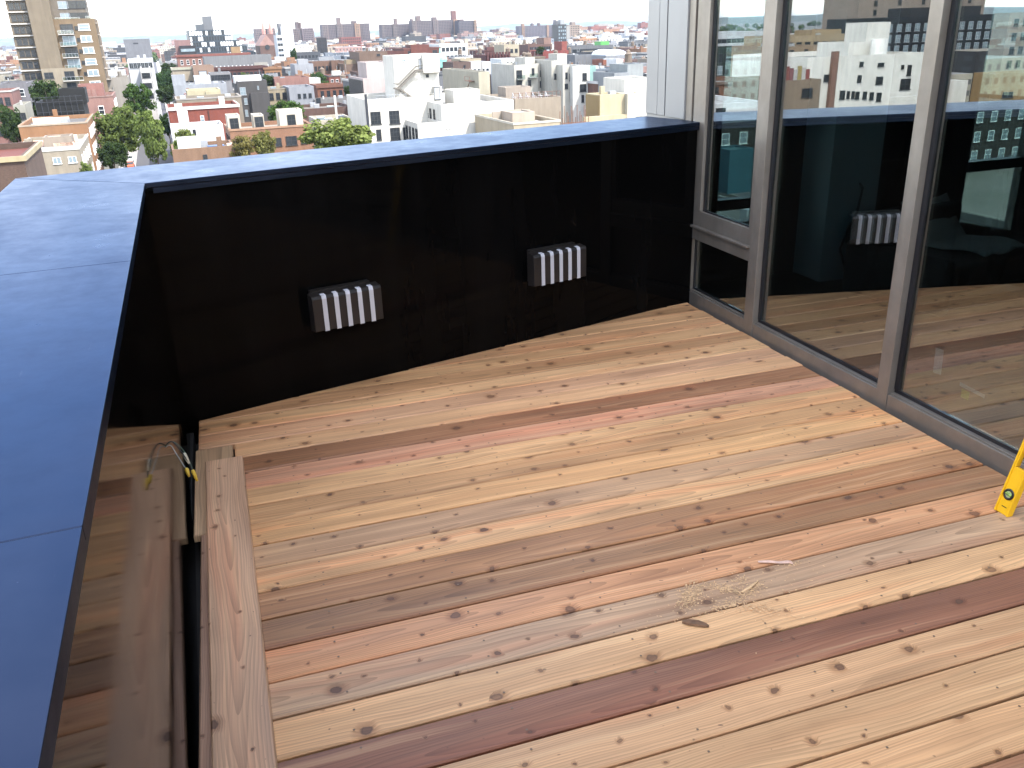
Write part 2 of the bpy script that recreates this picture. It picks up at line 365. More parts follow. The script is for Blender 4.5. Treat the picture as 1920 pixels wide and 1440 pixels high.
for k in range(-10, 46):
    yb = Y0 - PW * (k - 1) - .0039; ya = Y0 - PW * k + .0039        # far and near edge of board k
    if k <= -2: xl = -.292
    else: xl = -.143 + rng.uniform(-.006, .006)
    if ya > far_y(2.6): continue
    poly = [(max(xl, far_x(ya) + .012) if ya > far_y(xl) else xl, ya), (XR + rng.uniform(-.008, .006), ya)]
    xr = poly[1][0]
    if yb < far_y(xr):
        poly += [(xr, yb), (far_x(yb) + .012 if yb > far_y(xl) else xl, yb)]
    else: poly += [(xr, far_y(xr) - .012)]
    if yb > far_y(xl) > ya: poly.append((xl, far_y(xl) - .012))
    ox, oy = poly[0][0], (ya + yb) / 2
    tone = TONES.get(k) or rng.choice([(.5,.32,.18), (.44,.28,.16), (.3,.18,.11), (.54,.35,.2), (.4,.27,.18)])
    tone = (tone[0] * 1.21, tone[1] * 1.085, tone[2] * .93)
    b = plank_mesh([(x - ox, y - oy) for x, y in poly])
    o = b.build('plank', M['cedar'], deck, color=tone, loc=(ox, oy, rng.uniform(-.0012, .0012)))
    for j in range(8):
        sx = .085 + j * .405 + (.02 if k > 2 else 0)
        for sy in (ya + .03, yb - .032):
            sxx = sx + rng.uniform(-.008, .008); syy = sy + rng.uniform(-.006, .006)
            if sxx < xr - .02 and syy < far_y(sxx) - .03 and sxx > xl + .02: screw(sxx, syy, .0014)
# border boards that run along the left edge, in lengths, with the open joint against the wall
for (ya, yb, tone) in ((2.905, 3.634, (.50,.33,.19)), (1.25, 2.90, (.40,.235,.15)), (-.6, 1.245, (.46,.30,.18)), (-3.5, -.605, (.44,.27,.16))):
    xa = left_x((ya + yb) / 2) + .019
    w_ = (-.150 if yb > 3 else -.150) - xa
    b = plank_mesh([(0, -w_ / 2), (yb - ya, -w_ / 2), (yb - ya, w_ / 2), (0, w_ / 2)])
    o = b.build('plank', M['cedar'], deck, color=tone, loc=(xa + w_ / 2, ya, .0)); o.rotation_euler = (0, 0, R(90))
tag(screws.build('screw_heads', M['screw'], deck), kind='stuff')
jo = MB()
for j in range(-1, 8): jo.box((.065 + j * .405 - .02, -3.6, -.118), (.065 + j * .405 + .02, 3.9 + max(0, j) * .1, -.03))
tag(jo.build('joists', M['membrane'], deck), kind='stuff')

# the loose board lying along the left edge
b = plank_mesh([(0, -.075), (2.6, -.075), (2.6, .075), (0, .075)], t=.026)
lb = b.build('loose_plank', M['cedar'], None, color=(.58,.355,.215), loc=(-.160, .852, .0275)); lb.rotation_euler = (0, 0, R(90) + R(.55))
tag(lb, 'loose pinkish cedar board lying lengthwise over the deck edge beside the left parapet', 'board')

# parapets: black gloss panels under a wide metal coping
CT = .022
def slab_piece(pts, z0, z1):
    b = MB(); b.prism(pts, z0, z1); return b
def quad_pts(o0, d, n, s0, s1, t0, t1):
    return [tuple((o0 + d * s + n * t).xy) for s, t in ((s0, t0), (s1, t0), (s1, t1), (s0, t1))]
CW = .53
def ccw(pts):
    a = sum(p[0] * q[1] - q[0] * p[1] for p, q in zip(pts, pts[1:] + pts[:1])); return pts if a > 0 else pts[::-1]
OC = Vector((-.895, 4.405, 0))        # outer corner of the copings
# inner corner of the copings, slightly proud of the panels
ic = FW0 + FN * .016 + FU * -.012 + LN * .003
fp = empty('far_parapet', FW0 + FU * 1.5 - FN * .2, label='black glossy parapet wall across the far side of the deck carrying two lamps', cat='wall')
def local(o, par):
    o.parent = par; o.matrix_parent_inverse = Matrix.Translation(par.location).inverted(); return o
for s0, s1 in ((-.013, 1.4895), (1.4905, 3.11)):
    local(slab_piece(ccw(quad_pts(FW0, FU, -FN, s0, s1, 0, .03)), -.115, PH - CT - .02).build('wall_panel', M['black_panel']), fp)
local(slab_piece(ccw(quad_pts(FW0, FU, -FN, -.1, 3.14, .033, .45)), -.3, PH - CT - .004).build('core', M['membrane']), fp)
far_out1 = FW0 + FU * 3.14 - FN * .50; far_in1 = FW0 + FU * 3.14 + FN * .016
local(slab_piece(ccw([tuple((ic + FU * .001).xy), tuple(far_in1.xy), tuple(far_out1.xy), tuple((OC + FU * .002).xy)]), PH - CT, PH).build('coping', M['coping_metal'], bevel=.003), fp)
fa = slab_piece(ccw(quad_pts(FW0, FU, FN, .02, 3.11, .0125, .0155)), PH - CT - .022, PH - CT - .001); local(fa.build('coping_lip', M['coping_metal']), fp)
lp = empty('left_parapet', LW0 + LD * 2 - LN * .2, label='black glossy parapet wall under a broad blue reflecting coping along the left side', cat='wall')
for s0, s1 in ((0, 3.8995), (3.9005, 7.6)):
    local(slab_piece(ccw(quad_pts(LW0, LD2, -LN2, s0, s1, .0, .03)), -.115, PH - CT - .02).build('wall_panel', M['black_panel']), lp)
local(slab_piece(ccw(quad_pts(LW0, LD2, -LN2, -.1, 7.6, .033, .45)), -.3, PH - CT - .004).build('core', M['membrane']), lp)
def outer_x(y): return -.895 + (4.405 - y) * .0309 + (4.405 - y) * .004
cuts = [1.44, 2.90, 4.4, 6.0, 7.6]
pin = [tuple((ic + LD * .001).xy)]; 
prev_in = (ic + LD * .001).xy; prev_out = (OC + LD * .002).xy
for sI in cuts:
    pi = (ic + LD * sI).xy; yo = pi.y - .03; po = Vector((outer_x(yo), yo))
    local(slab_piece(ccw([tuple(prev_in), tuple(pi), tuple(po), tuple(prev_out)]), PH - CT, PH).build('coping', M['coping_metal'], bevel=.0015), lp)
    prev_in = pi + Vector((LD.x, LD.y)) * .0014; prev_out = po + Vector((LD.x, LD.y)) * .0014
local(slab_piece(ccw(quad_pts(LW0, LD, LN, .03, 7.6, .0005, .0025)), PH - CT - .022, PH - CT - .001).build('coping_lip', M['coping_metal']), lp)

# wall lamps: bronze box with five lens bars that wrap over its top edge
def make_lamp(label):
    t = empty('wall_lamp', label=label, cat='lamp', group='lamps on the far parapet')
    W, H, D = .352, .178, .062
    bk = MB(); bk.box((.02, -.036, .012), (W - .03, 0, H + .012)); bk.build('back_plate', M['bronze'], t)
    hb = MB()                                                        # front at -y, chamfered top and bottom edge
    prof = [(-.036, 0), (-.098, .006), (-.1, .010), (-.1, H - .014), (-.094, H), (-.036, H + .006)]
    hb.v = [(0, y, z) for y, z in prof] + [(W, y, z) for y, z in prof]; k = len(prof)
    hb.f = [tuple(range(k))[::-1], tuple(range(k, 2 * k))] + [(i, (i + 1) % k, k + (i + 1) % k, k + i) for i in range(k)]; hb.m = [0] * len(hb.f)
    hb.build('housing', M['bronze'], t, bevel=.0015)
    le = MB(); lw = .022
    pr = [(-.1018, .004), (-.1018, H - .0145), (-.095, H + .0014), (-.070, H + .0042)]
    inn = [(-.098, .004), (-.098, H - .016), (-.093, H - .003), (-.070, H - .001)]
    full = pr + inn[::-1]; k = len(full)
    le.v = [(0, y, z) for y, z in full] + [(lw, y, z) for y, z in full]
    for i in range(3):
        a, c = i, k - 1 - i
        le.f += [(a, a + 1, c - 1, c), (k + c, k + c - 1, k + a + 1, k + a)]
    le.f += [(k + i, k + (i + 1) % k, (i + 1) % k, i) for i in range(k)]; le.m = [0] * len(le.f)
    me = le.mesh('lens_bar', M['lens'])
    for i in range(5): inst('lens_bar', me, t, (.048 + i * .0600, 0, 0))
    return t
fang = math.atan2(FU.y, FU.x)
lamp = make_lamp('five-bar bronze wall lamp on the black parapet, the one nearer the left corner')
lamp.location = FW0 + FU * .612 + Vector((0, 0, .331)); lamp.rotation_euler = (0, 0, fang)
lamp2 = lamp.copy(); C.objects.link(lamp2)
for ch in list(lamp.children):
    c = ch.copy(); C.objects.link(c); c.parent = lamp2
lamp2['label'] = 'five-bar bronze wall lamp on the black parapet, the one nearer the glass doors'
lamp2.location = FW0 + FU * 1.862 + Vector((0, 0, .332)); lamp2.rotation_euler = (0, 0, fang)

# loose electrical leads hanging out of the left wall
wr = empty('electrical_leads', (left_x(2.70), 2.70, .447), label='loose electrical wires with yellow twist caps poking out of the left parapet', cat='wire')
def lead(name, mat, pts, r=.0014):
    b = MB(); P = [Vector(p) for p in pts]; out = []
    for i in range(len(P) - 1):
        p0 = P[max(i - 1, 0)]; p1 = P[i]; p2 = P[i + 1]; p3 = P[min(i + 2, len(P) - 1)]
        for s in range(6):
            t = s / 6; out.append(.5 * ((2 * p1) + (p2 - p0) * t + (2 * p0 - 5 * p1 + 4 * p2 - p3) * t * t + (3 * p1 - p0 - 3 * p2 + p3) * t ** 3))
    out.append(P[-1]); b.tube(out, r, 8); return b.build(name, M[mat], wr, True)
lead('black_wire', 'wire_black', [(-.01, 0, .0), (.018, .0, .022), (.042, -.02, -.005), (.062, -.035, -.05), (.071, -.045, -.078)], .0017)
lead('white_wire', 'wire_white', [(-.01, .004, -.004), (.014, -.006, .012), (.030, -.030, -.012), (.046, -.056, -.040), (.056, -.075, -.052)])
lead('green_wire', 'wire_green', [(-.01, -.004, .0), (.02, .006, .018), (.048, -.008, -.008), (.064, -.03, -.045), (.07, -.043, -.076)])
for nm, mt, a, c in (('twist_cap', 'cap_yellow', (.068, -.040, -.070), (.078, -.058, -.104)), ('twist_cap', 'cap_yellow', (.054, -.070, -.047), (.060, -.092, -.066)), ('sleeve', 'cap_ivory', (.050, -.016, -.018), (.062, -.034, -.050))):
    b = MB(); a = Vector(a); c = Vector(c); b.tube([a, a.lerp(c, .12), a.lerp(c, .55), c], [.0045, .0066, .006, .0032], 10); b.build(nm, M[mt], wr, True)

# yellow spirit level standing on the deck, leaning on the glass wall
lv = empty('spirit_level', (2.431, 2.010, 0.002), label='yellow spirit level standing on end and leaning against the glass wall', cat='level')
lv.rotation_euler = (0, R(15.0), 0)
b = MB(); T, Wd, Ln = .026, .058, 1.0
hz0, hz1 = .175, .30                                                   # hand hole
yv = .075                                                              # end vial
def holeless(z0, z1): b.box((.004, -Wd / 2 + .006, z0), (T - .004, Wd / 2 - .006, z1))
b.box((0, -Wd / 2, 0), (T, -Wd / 2 + .006, Ln)); b.box((0, Wd / 2 - .006, 0), (T, Wd / 2, Ln))
holeless(.0005, hz0); holeless(hz1, .46); holeless(.54, .70); holeless(.82, Ln - .0005)
for z0, z1 in ((hz0 + .001, hz1 - .001), (.70, .82)):                     # rims of the hand holes
    b.box((.002, -Wd / 2 + .0065, z0), (T - .002, -Wd / 2 + .012, z1)); b.box((.002, Wd / 2 - .012, z0), (T - .002, Wd / 2 - .0065, z1))
b.build('body', M['yellow_paint'], lv, bevel=.0012)
def ring(name, mat, z, r0, r1, x0, x1):
    b = MB(); n = 28
    for x in (x0, x1):
        for rr in (r0, r1):
            for k in range(n): b.v.append((x, rr * math.cos(2 * math.pi * k / n), z + rr * math.sin(2 * math.pi * k / n)))
    for k in range(n):
        j = (k + 1) % n
        b.f += [(k, j, n + j, n + k), (2 * n + k, 3 * n + k, 3 * n + j, 2 * n + j), (n + k, n + j, 3 * n + j, 3 * n + k), (k, 2 * n + k, 2 * n + j, j)]; b.m += [0] * 4
    if r0 <= .0001: pass
    return b.build(name, M[mat], lv, True)
ring('vial_ring', 'black_plastic', yv, .0125, .0205, .0012, .006)
def disc(name, mat, z, r, x):
    b = MB(); n = 24; b.v = [(x, r * math.cos(2 * math.pi * k / n), z + r * math.sin(2 * math.pi * k / n)) for k in range(n)]
    b.v += [(x + .001, q[1], q[2]) for q in b.v]; b.f = [tuple(range(n))[::-1], tuple(range(n, 2 * n))] + [(k, (k + 1) % n, n + (k + 1) % n, n + k) for k in range(n)]; b.m = [0] * len(b.f)
    return b.build(name, M[mat], lv)
disc('vial_window', 'vial_face', yv, .0126, .0026)
b = MB(); b.tube([(.0015, -.0115, yv - .002), (.0015, .0115, yv + .002)], .0042, 10); vi = b.build('vial', M['vial_green'], lv, True)
for dy in (-.003, .003):
    b = MB(); b.box((-.0029, dy - .0005, yv - .0045), (.001, dy + .0005, yv + .0045)); b.build('vial_line', M['black_plastic'], vi)
b = MB(); b.box((.0030, -.012, .026), (.0042, .008, .0285)); b.build('printed_line', M['black_plastic'], lv)

# sawdust, shavings and bark on the boards
b = MB(); rr = random.Random(3)
for cx, cy, sx, sy, n, rot in ((1.19, 1.985, .030, .018, 420, .7), (1.155, 1.945, .026, .014, 260, .4), (1.30, 1.955, .035, .012, 380, -.6), (1.37, 1.93, .03, .008, 200, .3), (1.26, 1.885, .05, .010, 260, .1), (1.33, 1.84, .045, .012, 220, -.5), (1.28, 1.93, .16, .07, 380, 0), (1.36, 1.98, .02, .02, 60, 0), (1.57, 2.0, .03, .008, 60, 0)):
    for _ in range(int(n * .6)):
        a, c = rr.gauss(0, sx), rr.gauss(0, sy); x = cx + a * math.cos(rot) - c * math.sin(rot); y = cy + a * math.sin(rot) + c * math.cos(rot)
        l = rr.uniform(.0012, .0042); an = rr.uniform(0, 6.3); t = rr.uniform(.0007, .0018); h = rr.uniform(.0004, .0022) + .0018
        dx, dy = math.cos(an) * l, math.sin(an) * l; ex, ey = -math.sin(an) * t, math.cos(an) * t; dz = rr.uniform(-.001, .001)
        b.quad([(x - dx - ex, y - dy - ey, h), (x + dx - ex, y + dy - ey, h + abs(dz)), (x + dx + ex, y + dy + ey, h + .0006 + abs(dz)), (x - dx + ex, y - dy + ey, h + .0004)])
sdst = b.build('sawdust', M['sawdust']); tag(sdst, 'tan sawdust scattered over the grey and cream boards', None, None, 'stuff')
def chip(name, mat, pts, wd, th, label, cat):
    b = MB(); P = [Vector(p) for p in pts]
    for i in range(len(P)):
        d = (P[min(i + 1, len(P) - 1)] - P[max(i - 1, 0)]).normalized(); s = d.cross(Vector((0, 0, 1))).normalized() * wd[i] / 2
        p = P[i]
        b.v += [tuple(p - s), tuple(p + s), tuple(p + s * .8 + Vector((0, 0, th))), tuple(p - s * .8 + Vector((0, 0, th)))]
    for i in range(len(P) - 1):
        a = 4 * i
        for k in range(4): b.f.append((a + k, a + (k + 1) % 4, a + 4 + (k + 1) % 4, a + 4 + k)); b.m.append(0)
    b.f += [(3, 2, 1, 0), tuple(4 * (len(P) - 1) + k for k in range(4))]; b.m += [0, 0]
    o = b.build(name, M[mat], None); tag(o, label, cat); return o
def g0(x, y, z=.0018): return (x, y, z)
chip('wood_shaving', 'shaving', [g0(1.472, 2.052), g0(1.50, 2.035, .007), g0(1.53, 2.022, .004), g0(1.56, 2.012, .006), g0(1.572, 2.010, .002)], [.010, .013, .012, .016, .020], .002, 'pale curled wood shaving lying alone on the grey board', 'wood shaving')
chip('bark_flake', 'bark', [g0(1.090, 1.862), g0(1.105, 1.852, .004), g0(1.128, 1.838, .004), g0(1.145, 1.822, .003), g0(1.152, 1.815)], [.012, .024, .026, .018, .004], .005, 'dark brown bark flake on the cream board next to the sawdust', 'bark')
chip('wood_splinter', 'sawdust', [g0(1.332, 1.925), g0(1.37, 1.938, .005), g0(1.41, 1.957, .003)], [.008, .012, .003], .003, 'thin light splinter lying at the edge of the sawdust', 'wood chip')

# ------------------------------------------------------------------ the glass wall on the right
GX = 2.69                                                              # face of the frames
gw = empty('glass_wall', (GX, 2.5, 0), label='grey aluminium framed glass wall with sliding panes along the right of the deck', cat='glass wall')
def part(b, name, mat, par=gw, bevel=.0015, color=None):
    o = b.build(name, M[mat] if isinstance(mat, str) else mat, None, bevel=bevel, color=color); o.parent = par
    o.matrix_parent_inverse = Matrix.Translation(gw.location).inverted() if par is gw else Matrix.Identity(4)
    return o
def gbox(name, x0, y0, z0, x1, y1, z1, mat='aluminium', bevel=.0015):
    b = MB(); b.box((x0, y0, z0), (x1, y1, z1)); return part(b, name, mat, gw, bevel)
TOP = 2.62
posts = [(4.0, 4.085), (2.905, 2.975), (1.80, 1.87), (.70, .77), (-.40, -.33), (-1.5, -1.43), (-2.6, -2.53), (-3.7, -3.63)]
prev = 4.87
for i, (a, c) in enumerate(posts):
    gbox('mullion', GX - .004, a, -.03, GX + .075, c, TOP)
    gbox('bottom_rail', GX, c + .001, -.03, GX + .07, prev - .001, .066)
    if i > 0:
        gbox('rail_ledge', GX + .012, c + .001, .0665, GX + .05, prev - .001, .072)
        gbox('gasket', GX + .034, c + .0015, .0725, GX + .060, prev - .0015, .088, 'gasket', 0)
        gbox('gasket', GX + .030, c + .0015, .089, GX + .060, c + .016, TOP - .07, 'gasket', 0)
        gbox('gasket', GX + .030, prev - .024, .089, GX + .060, prev - .0015, TOP - .07, 'gasket', 0)
        gbox('glass_pane', GX + .040, c + .017, .0885, GX + .048, prev - .0245, TOP - .071, 'window_glass', 0)
    gbox('head_rail', GX, c + .001, TOP - .07, GX + .07, prev - .001, TOP)
    prev = a
# narrow bay by the corner: fixed light below, hinged sash above
gbox('jamb', GX - .002, 4.80, .0665, GX + .07, 4.87, TOP - .0705)
gbox('transom', GX - .001, 4.0855, .405, GX + .07, 4.7995, .480)
gbox('transom_ledge', GX - .022, 4.0858, .4805, GX + .04, 4.7992, .492)
gbox('stile', GX + .006, 4.735, .067, GX + .06, 4.7992, .4045)
gbox('rail_ledge', GX + .012, 4.0858, .0665, GX + .05, 4.7345, .074)
gbox('gasket', GX + .03, 4.0865, .0745, GX + .058, 4.7345, .084, 'gasket', 0)
gbox('gasket', GX + .03, 4.722, .0845, GX + .058, 4.7345, .404, 'gasket', 0)
gbox('glass_pane', GX + .036, 4.0868, .0845, GX + .044, 4.7215, .404, 'window_glass', 0)
sash = gbox('hinged_sash', GX + .004, 4.0865, .4925, GX + .06, 4.785, .582)
for n_, y0_, z0_, y1_, z1_ in (('sash_stile', 4.65, .5825, 4.785, TOP - .19), ('sash_stile', 4.0865, .5825, 4.115, TOP - .19), ('sash_rail', 4.0865, TOP - .1895, 4.785, TOP - .072)):
    q = MB(); q.box((GX + .004, y0_, z0_), (GX + .06, y1_, z1_)); q.build(n_, M['aluminium'], sash, bevel=.0015)
for y0_, y1_ in ((4.634, 4.6495), (4.1155, 4.126)): gbox('gasket', GX + .024, y0_, .583, GX + .055, y1_, TOP - .1905, 'gasket', 0)
gbox('glass_pane', GX + .034, 4.1265, .583, GX + .042, 4.6335, TOP - .1905, 'window_glass', 0)
gbox('gasket', GX + .024, 4.1265, .5825, GX + .0335, 4.6335, .590, 'gasket', 0)
# cladding at the corner of the building, standing on the coping
gbox('cladding_panel', GX - .012, 4.875, PH + .004, GX + .10, 5.115, 3.4, 'cladding')
gbox('cladding_recess', GX + .02, 5.1155, PH + .004, GX + .10, 5.1395, 3.4, 'rubber', 0)
gbox('cladding_panel', GX - .006, 5.14, PH + .004, GX + .10, 5.238, 3.4, 'cladding')
gbox('cladding_panel', GX - .006, 5.243, PH + .004, GX + .10, 5.40, 3.4, 'cladding')
gbox('corner_base', GX + .001, 4.872, -.2, GX + .10, 5.40, PH + .002, 'cladding')
# tape and sticker left inside the glass, plus a painted yellow reflection
def film(name, y0, z0, y1, z1, mat, label, cat, rot=0):
    b = MB(); b.box((0, -abs(y1 - y0) / 2, -abs(z1 - z0) / 2), (.0008, abs(y1 - y0) / 2, abs(z1 - z0) / 2))
    o = b.build(name, M[mat], None, loc=(GX + .0492, (y0 + y1) / 2, (z0 + z1) / 2)); o.rotation_euler = (rot, 0, 0); return tag(o, label, cat)
film('paper_sticker', 2.722, .235, 2.678, .345, 'tape', 'upright white paper sticker on the middle of the large glass pane', 'sticker', R(-4))
film('tape_strip', 2.570, .226, 2.440, .242, 'tape', 'slanting strip of white tape low on the large glass pane', 'tape', R(3))
film('yellow_reflection', 2.555, .185, 2.515, .22, 'reflection_yellow', 'small painted yellow reflection low on the large glass pane under the tape', 'sticker')  # yellow patch stands in for a reflection on the pane

# the building that owns the terrace: storeys above and below
tw = empty('apartment_tower', (9, -4, -.3), label='apartment building with the glazed room beside the terrace', cat='building')
def tpart(b, name, mat, color=None):
    o = b.build(name, M[mat], None, color=color); o.parent = tw; o.matrix_parent_inverse = Matrix.Translation(tw.location).inverted(); return o
b = MB(); b.box((-.80, -16, STREET), (16, 4.0, -.31)); b.prism([(2.9, 4.0), (16, 4.0), (16, 5.35), (2.9, 5.35)], STREET, -.31); tpart(b, 'lower_storeys', 'stucco', (.12,.12,.125))
b = MB(); b.box((GX + .02, -16, 3.402), (16, 5.3, 14)); tpart(b, 'upper_storeys', 'cladding')
b = MB(); b.box((GX + .0755, -16, TOP + .002), (16, 5.3, 3.4)); b.box((GX + .004, -16, TOP + .002), (GX + .075, 4.87, 3.4)); tpart(b, 'spandrel', 'cladding')
b = MB()
for s in range(3):
    for j in range(12):
        b.box((GX - .01, -15.5 + j * 1.7, 4.3 + s * 3.2), (GX + .015, -15.5 + j * 1.7 + 1.35, 6.5 + s * 3.2))
tpart(b, 'upper_windows', 'pane_dark')['kind'] = 'stuff'
# room behind the glass
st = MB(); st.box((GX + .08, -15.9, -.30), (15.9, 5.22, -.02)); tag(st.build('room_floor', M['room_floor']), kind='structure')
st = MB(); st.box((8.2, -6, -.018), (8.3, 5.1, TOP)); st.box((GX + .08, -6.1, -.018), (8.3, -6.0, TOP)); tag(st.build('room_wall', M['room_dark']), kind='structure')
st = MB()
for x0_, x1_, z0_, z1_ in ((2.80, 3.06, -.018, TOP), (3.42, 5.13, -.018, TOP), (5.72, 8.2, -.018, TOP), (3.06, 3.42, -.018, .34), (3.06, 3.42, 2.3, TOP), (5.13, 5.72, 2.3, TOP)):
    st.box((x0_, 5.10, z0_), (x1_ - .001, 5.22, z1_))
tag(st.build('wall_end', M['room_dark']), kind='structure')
def inwin(x0_, x1_, z0_, z1_, bar):
    t = empty('window', ((x0_ + x1_) / 2, 5.15, z0_)); tag(t, kind='structure')
    q = MB(); xx0, xx1 = x0_ - t.location.x, x1_ - t.location.x
    q.box((xx0, -.03, 0), (xx0 + .03, .03, z1_ - z0_)); q.box((xx1 - .03, -.03, 0), (xx1, .03, z1_ - z0_)); q.box((xx0 + .031, -.04, bar - z0_ - .035), (xx1 - .031, .04, bar - z0_ + .035)); q.box((xx0 + .031, -.03, 0), (xx1 - .031, .03, .03))
    q.build('window_frame', M['frame_black'], t)
    q = MB(); q.box((xx0 + .031, -.004, .031), (xx1 - .031, .004, bar - z0_ - .036)); q.box((xx0 + .031, -.004, bar - z0_ + .036), (xx1 - .031, .004, z1_ - z0_)); q.build('window_pane', M['clear_glass'], t)
inwin(3.065, 3.415, .345, 2.295, .50); inwin(5.135, 5.715, -.015, 2.295, .60)
st = MB(); st.box((3.725, 4.80, -.018), (4.115, 5.099, TOP)); tag(st.build('pillar', M['room_paint']), kind='structure')
tv = empty('television', (4.32, 5.0, .72), label='dark flat television hung on the wall behind the glass beside the pale pillar', cat='television')
b = MB(); b.box((-.36, -.03, 0), (.36, .03, .42)); b.build('casing', M['black_plastic'], tv, bevel=.006)
b = MB(); b.box((-.34, -.034, .02), (.34, -.031, .40)); b.build('screen', M['pane_dark'], tv)
b = MB(); b.tube([(3.98, 4.96, .72), (3.96, 4.76, .60), (3.92, 4.74, .45), (3.86, 4.74, .33), (3.80, 4.72, .22), (3.84, 4.70, .1), (3.9, 4.68, -.01)], .009, 6)
tag(b.build('hanging_cable', M['wire_black'], None, True), 'black cable hanging down the pale pillar inside the room', 'cable')
def couch():
    t = empty('armchair', (4.25, 4.25, -.018), R(12), 'black armchair with a grey throw behind the glass wall', 'armchair')
    for nm, mt, a, c in (('seat', 'dark_fabric', (-.42, -.35, .12), (.42, .38, .30)), ('backrest', 'dark_fabric', (-.40, .20, .302), (.40, .38, .52)), ('arm', 'dark_fabric', (-.52, -.35, .02), (-.423, .38, .36)), ('arm', 'dark_fabric', (.423, -.35, .02), (.52, .38, .36))):
        q = MB(); q.box(a, c); o = q.build(nm, M[mt], t, bevel=.04); o.modifiers[0].segments = 4
    q = MB(); n = 10
    for i in range(n + 1):
        for j in range(7):
            a = i / n; y = -.30 + a * .60; x = -.1 + j * .075 + .03 * math.sin(a * 5); z = .315 + (max(0, a - .72) * .85) + .012 * math.sin(j * 1.9 + a * 9); q.v.append((x, y, z))
    for i in range(n):
        for j in range(6): q.f.append((i * 7 + j, i * 7 + j + 1, i * 7 + j + 8, i * 7 + j + 7)); q.m.append(0)
    o = q.build('throw', M['grey_fabric'], t, True); so_ = o.modifiers.new('t', 'SOLIDIFY'); so_.thickness = .012; so_.offset = 1
couch()

# ------------------------------------------------------------------ the city: helpers
GA = R(3.0)
U = Vector((math.cos(GA), math.sin(GA), 0)); V = Vector((-math.sin(GA), math.cos(GA), 0))      # street grid: across / away
def pray(x, y, mirror=False):
    d = _f + _r * ((x - 960) / FPX) - _u * ((y - 720) / FPX)
    if mirror: return Vector((2 * 2.73, 0, EYE.z)), Vector((-d.x, d.y, d.z))
    return EYE, d
def on_v(x, y, v, mirror=False):
    """point of the plane 'v metres down the street grid' seen at photograph position x, y -> (u, z)"""
    o, d = pray(x, y, mirror); t = (v - o.dot(V)) / d.dot(V); p = o + d * t; return p.dot(U), p.z
def on_u(x, y, uu, mirror=False):
    o, d = pray(x, y, mirror); t = (uu - o.dot(U)) / d.dot(U); p = o + d * t; return p.dot(V), p.z
def on_z(x, y, z, mirror=False):
    o, d = pray(x, y, mirror); t = (z - o.z) / d.z; p = o + d * t; return p.dot(U), p.dot(V)
def to_px(p):
    d = Vector(p) - EYE; k = d.dot(_f); return 960 + FPX * d.dot(_r) / k, 720 - FPX * d.dot(_u) / k
FOOT = []; MARKS = []; LABELS = set()
WIN = {}
def win_mesh(style):
    if style in WIN: return WIN[style]
    fr, pn, nx, nz = {'dark': ('frame_black','pane_dark',2,2), 'loft': ('frame_black','pane_dark',3,3), 'white': ('frame_white','pane_pale',1,2), 'pair': ('frame_white','pane_pale',2,1), 'plain': ('frame_black','pane_dark',1,1),
                      'block': ('frame_white','pane_block',1,4), 'wsash': ('frame_white','pane_dark',1,2), 'glass': ('metal_grey','pane_pale',2,2), 'greyfr': ('metal_grey','pane_dark',2,1), 'door': ('frame_black','metal_grey',1,1)}[style]
    b = MB(); t = .055
    b.box((-.5, -.10, 0), (-.5 + t, 0, 1)); b.box((.5 - t, -.10, 0), (.5, 0, 1)); b.box((-.5 + t, -.10, 1 - t), (.5 - t, 0, 1)); b.box((-.56, -.16, -.03), (.56, 0, t * .8))
    b.box((-.5 + t, -.04, t * .8), (.5 - t, 0, 1 - t), 1)
    for i in range(1, nx): x = -.5 + i / nx; b.box((x - .018, -.07, t), (x + .018, -.041, 1 - t))
    for i in range(1, nz): z = i / nz; b.box((-.5 + t, -.068, z - .016), (.5 - t, -.041, z + .016))
    WIN[style] = b.mesh('window', [M[fr], M[pn]]); return WIN[style]
BOXM = {}
def box_mesh(mat):
    if mat not in BOXM:
        b = MB(); b.box((0, 0, 0), (1, 1, 1)); BOXM[mat] = b.mesh('block', M[mat])
    return BOXM[mat]
def cyl(b, x, y, z0, z1, r, seg=12, r1=None, mi=0):
    b.tube([(x, y, z0), (x, y, z1)], [r, r if r1 is None else r1], seg, mi)
TANK = None
def tank_mesh():
    global TANK
    if TANK is None:
        b = MB()
        for sx in (-1.1, 1.1):
            for sy in (-1.1, 1.1): b.bar((sx, sy, 0), (sx, sy, 2.6), .2)
        b.box((-1.5, -1.5, 2.5), (1.5, 1.5, 2.7)); cyl(b, 0, 0, 2.71, 5.8, 1.5); cyl(b, 0, 0, 5.81, 6.9, 1.65, 12, .1)
        TANK = b.mesh('water_tank', M['trunk_bark'])
    return TANK
def cz(c):
    k = .38 if max(c) < .58 else .38 + .18 * min(1, (min(c) - .3) / .3) if min(c) > .3 else .41
    l = .3 * c[0] + .6 * c[1] + .1 * c[2]
    return tuple((q * .84 + l * .16) * k for q in c)
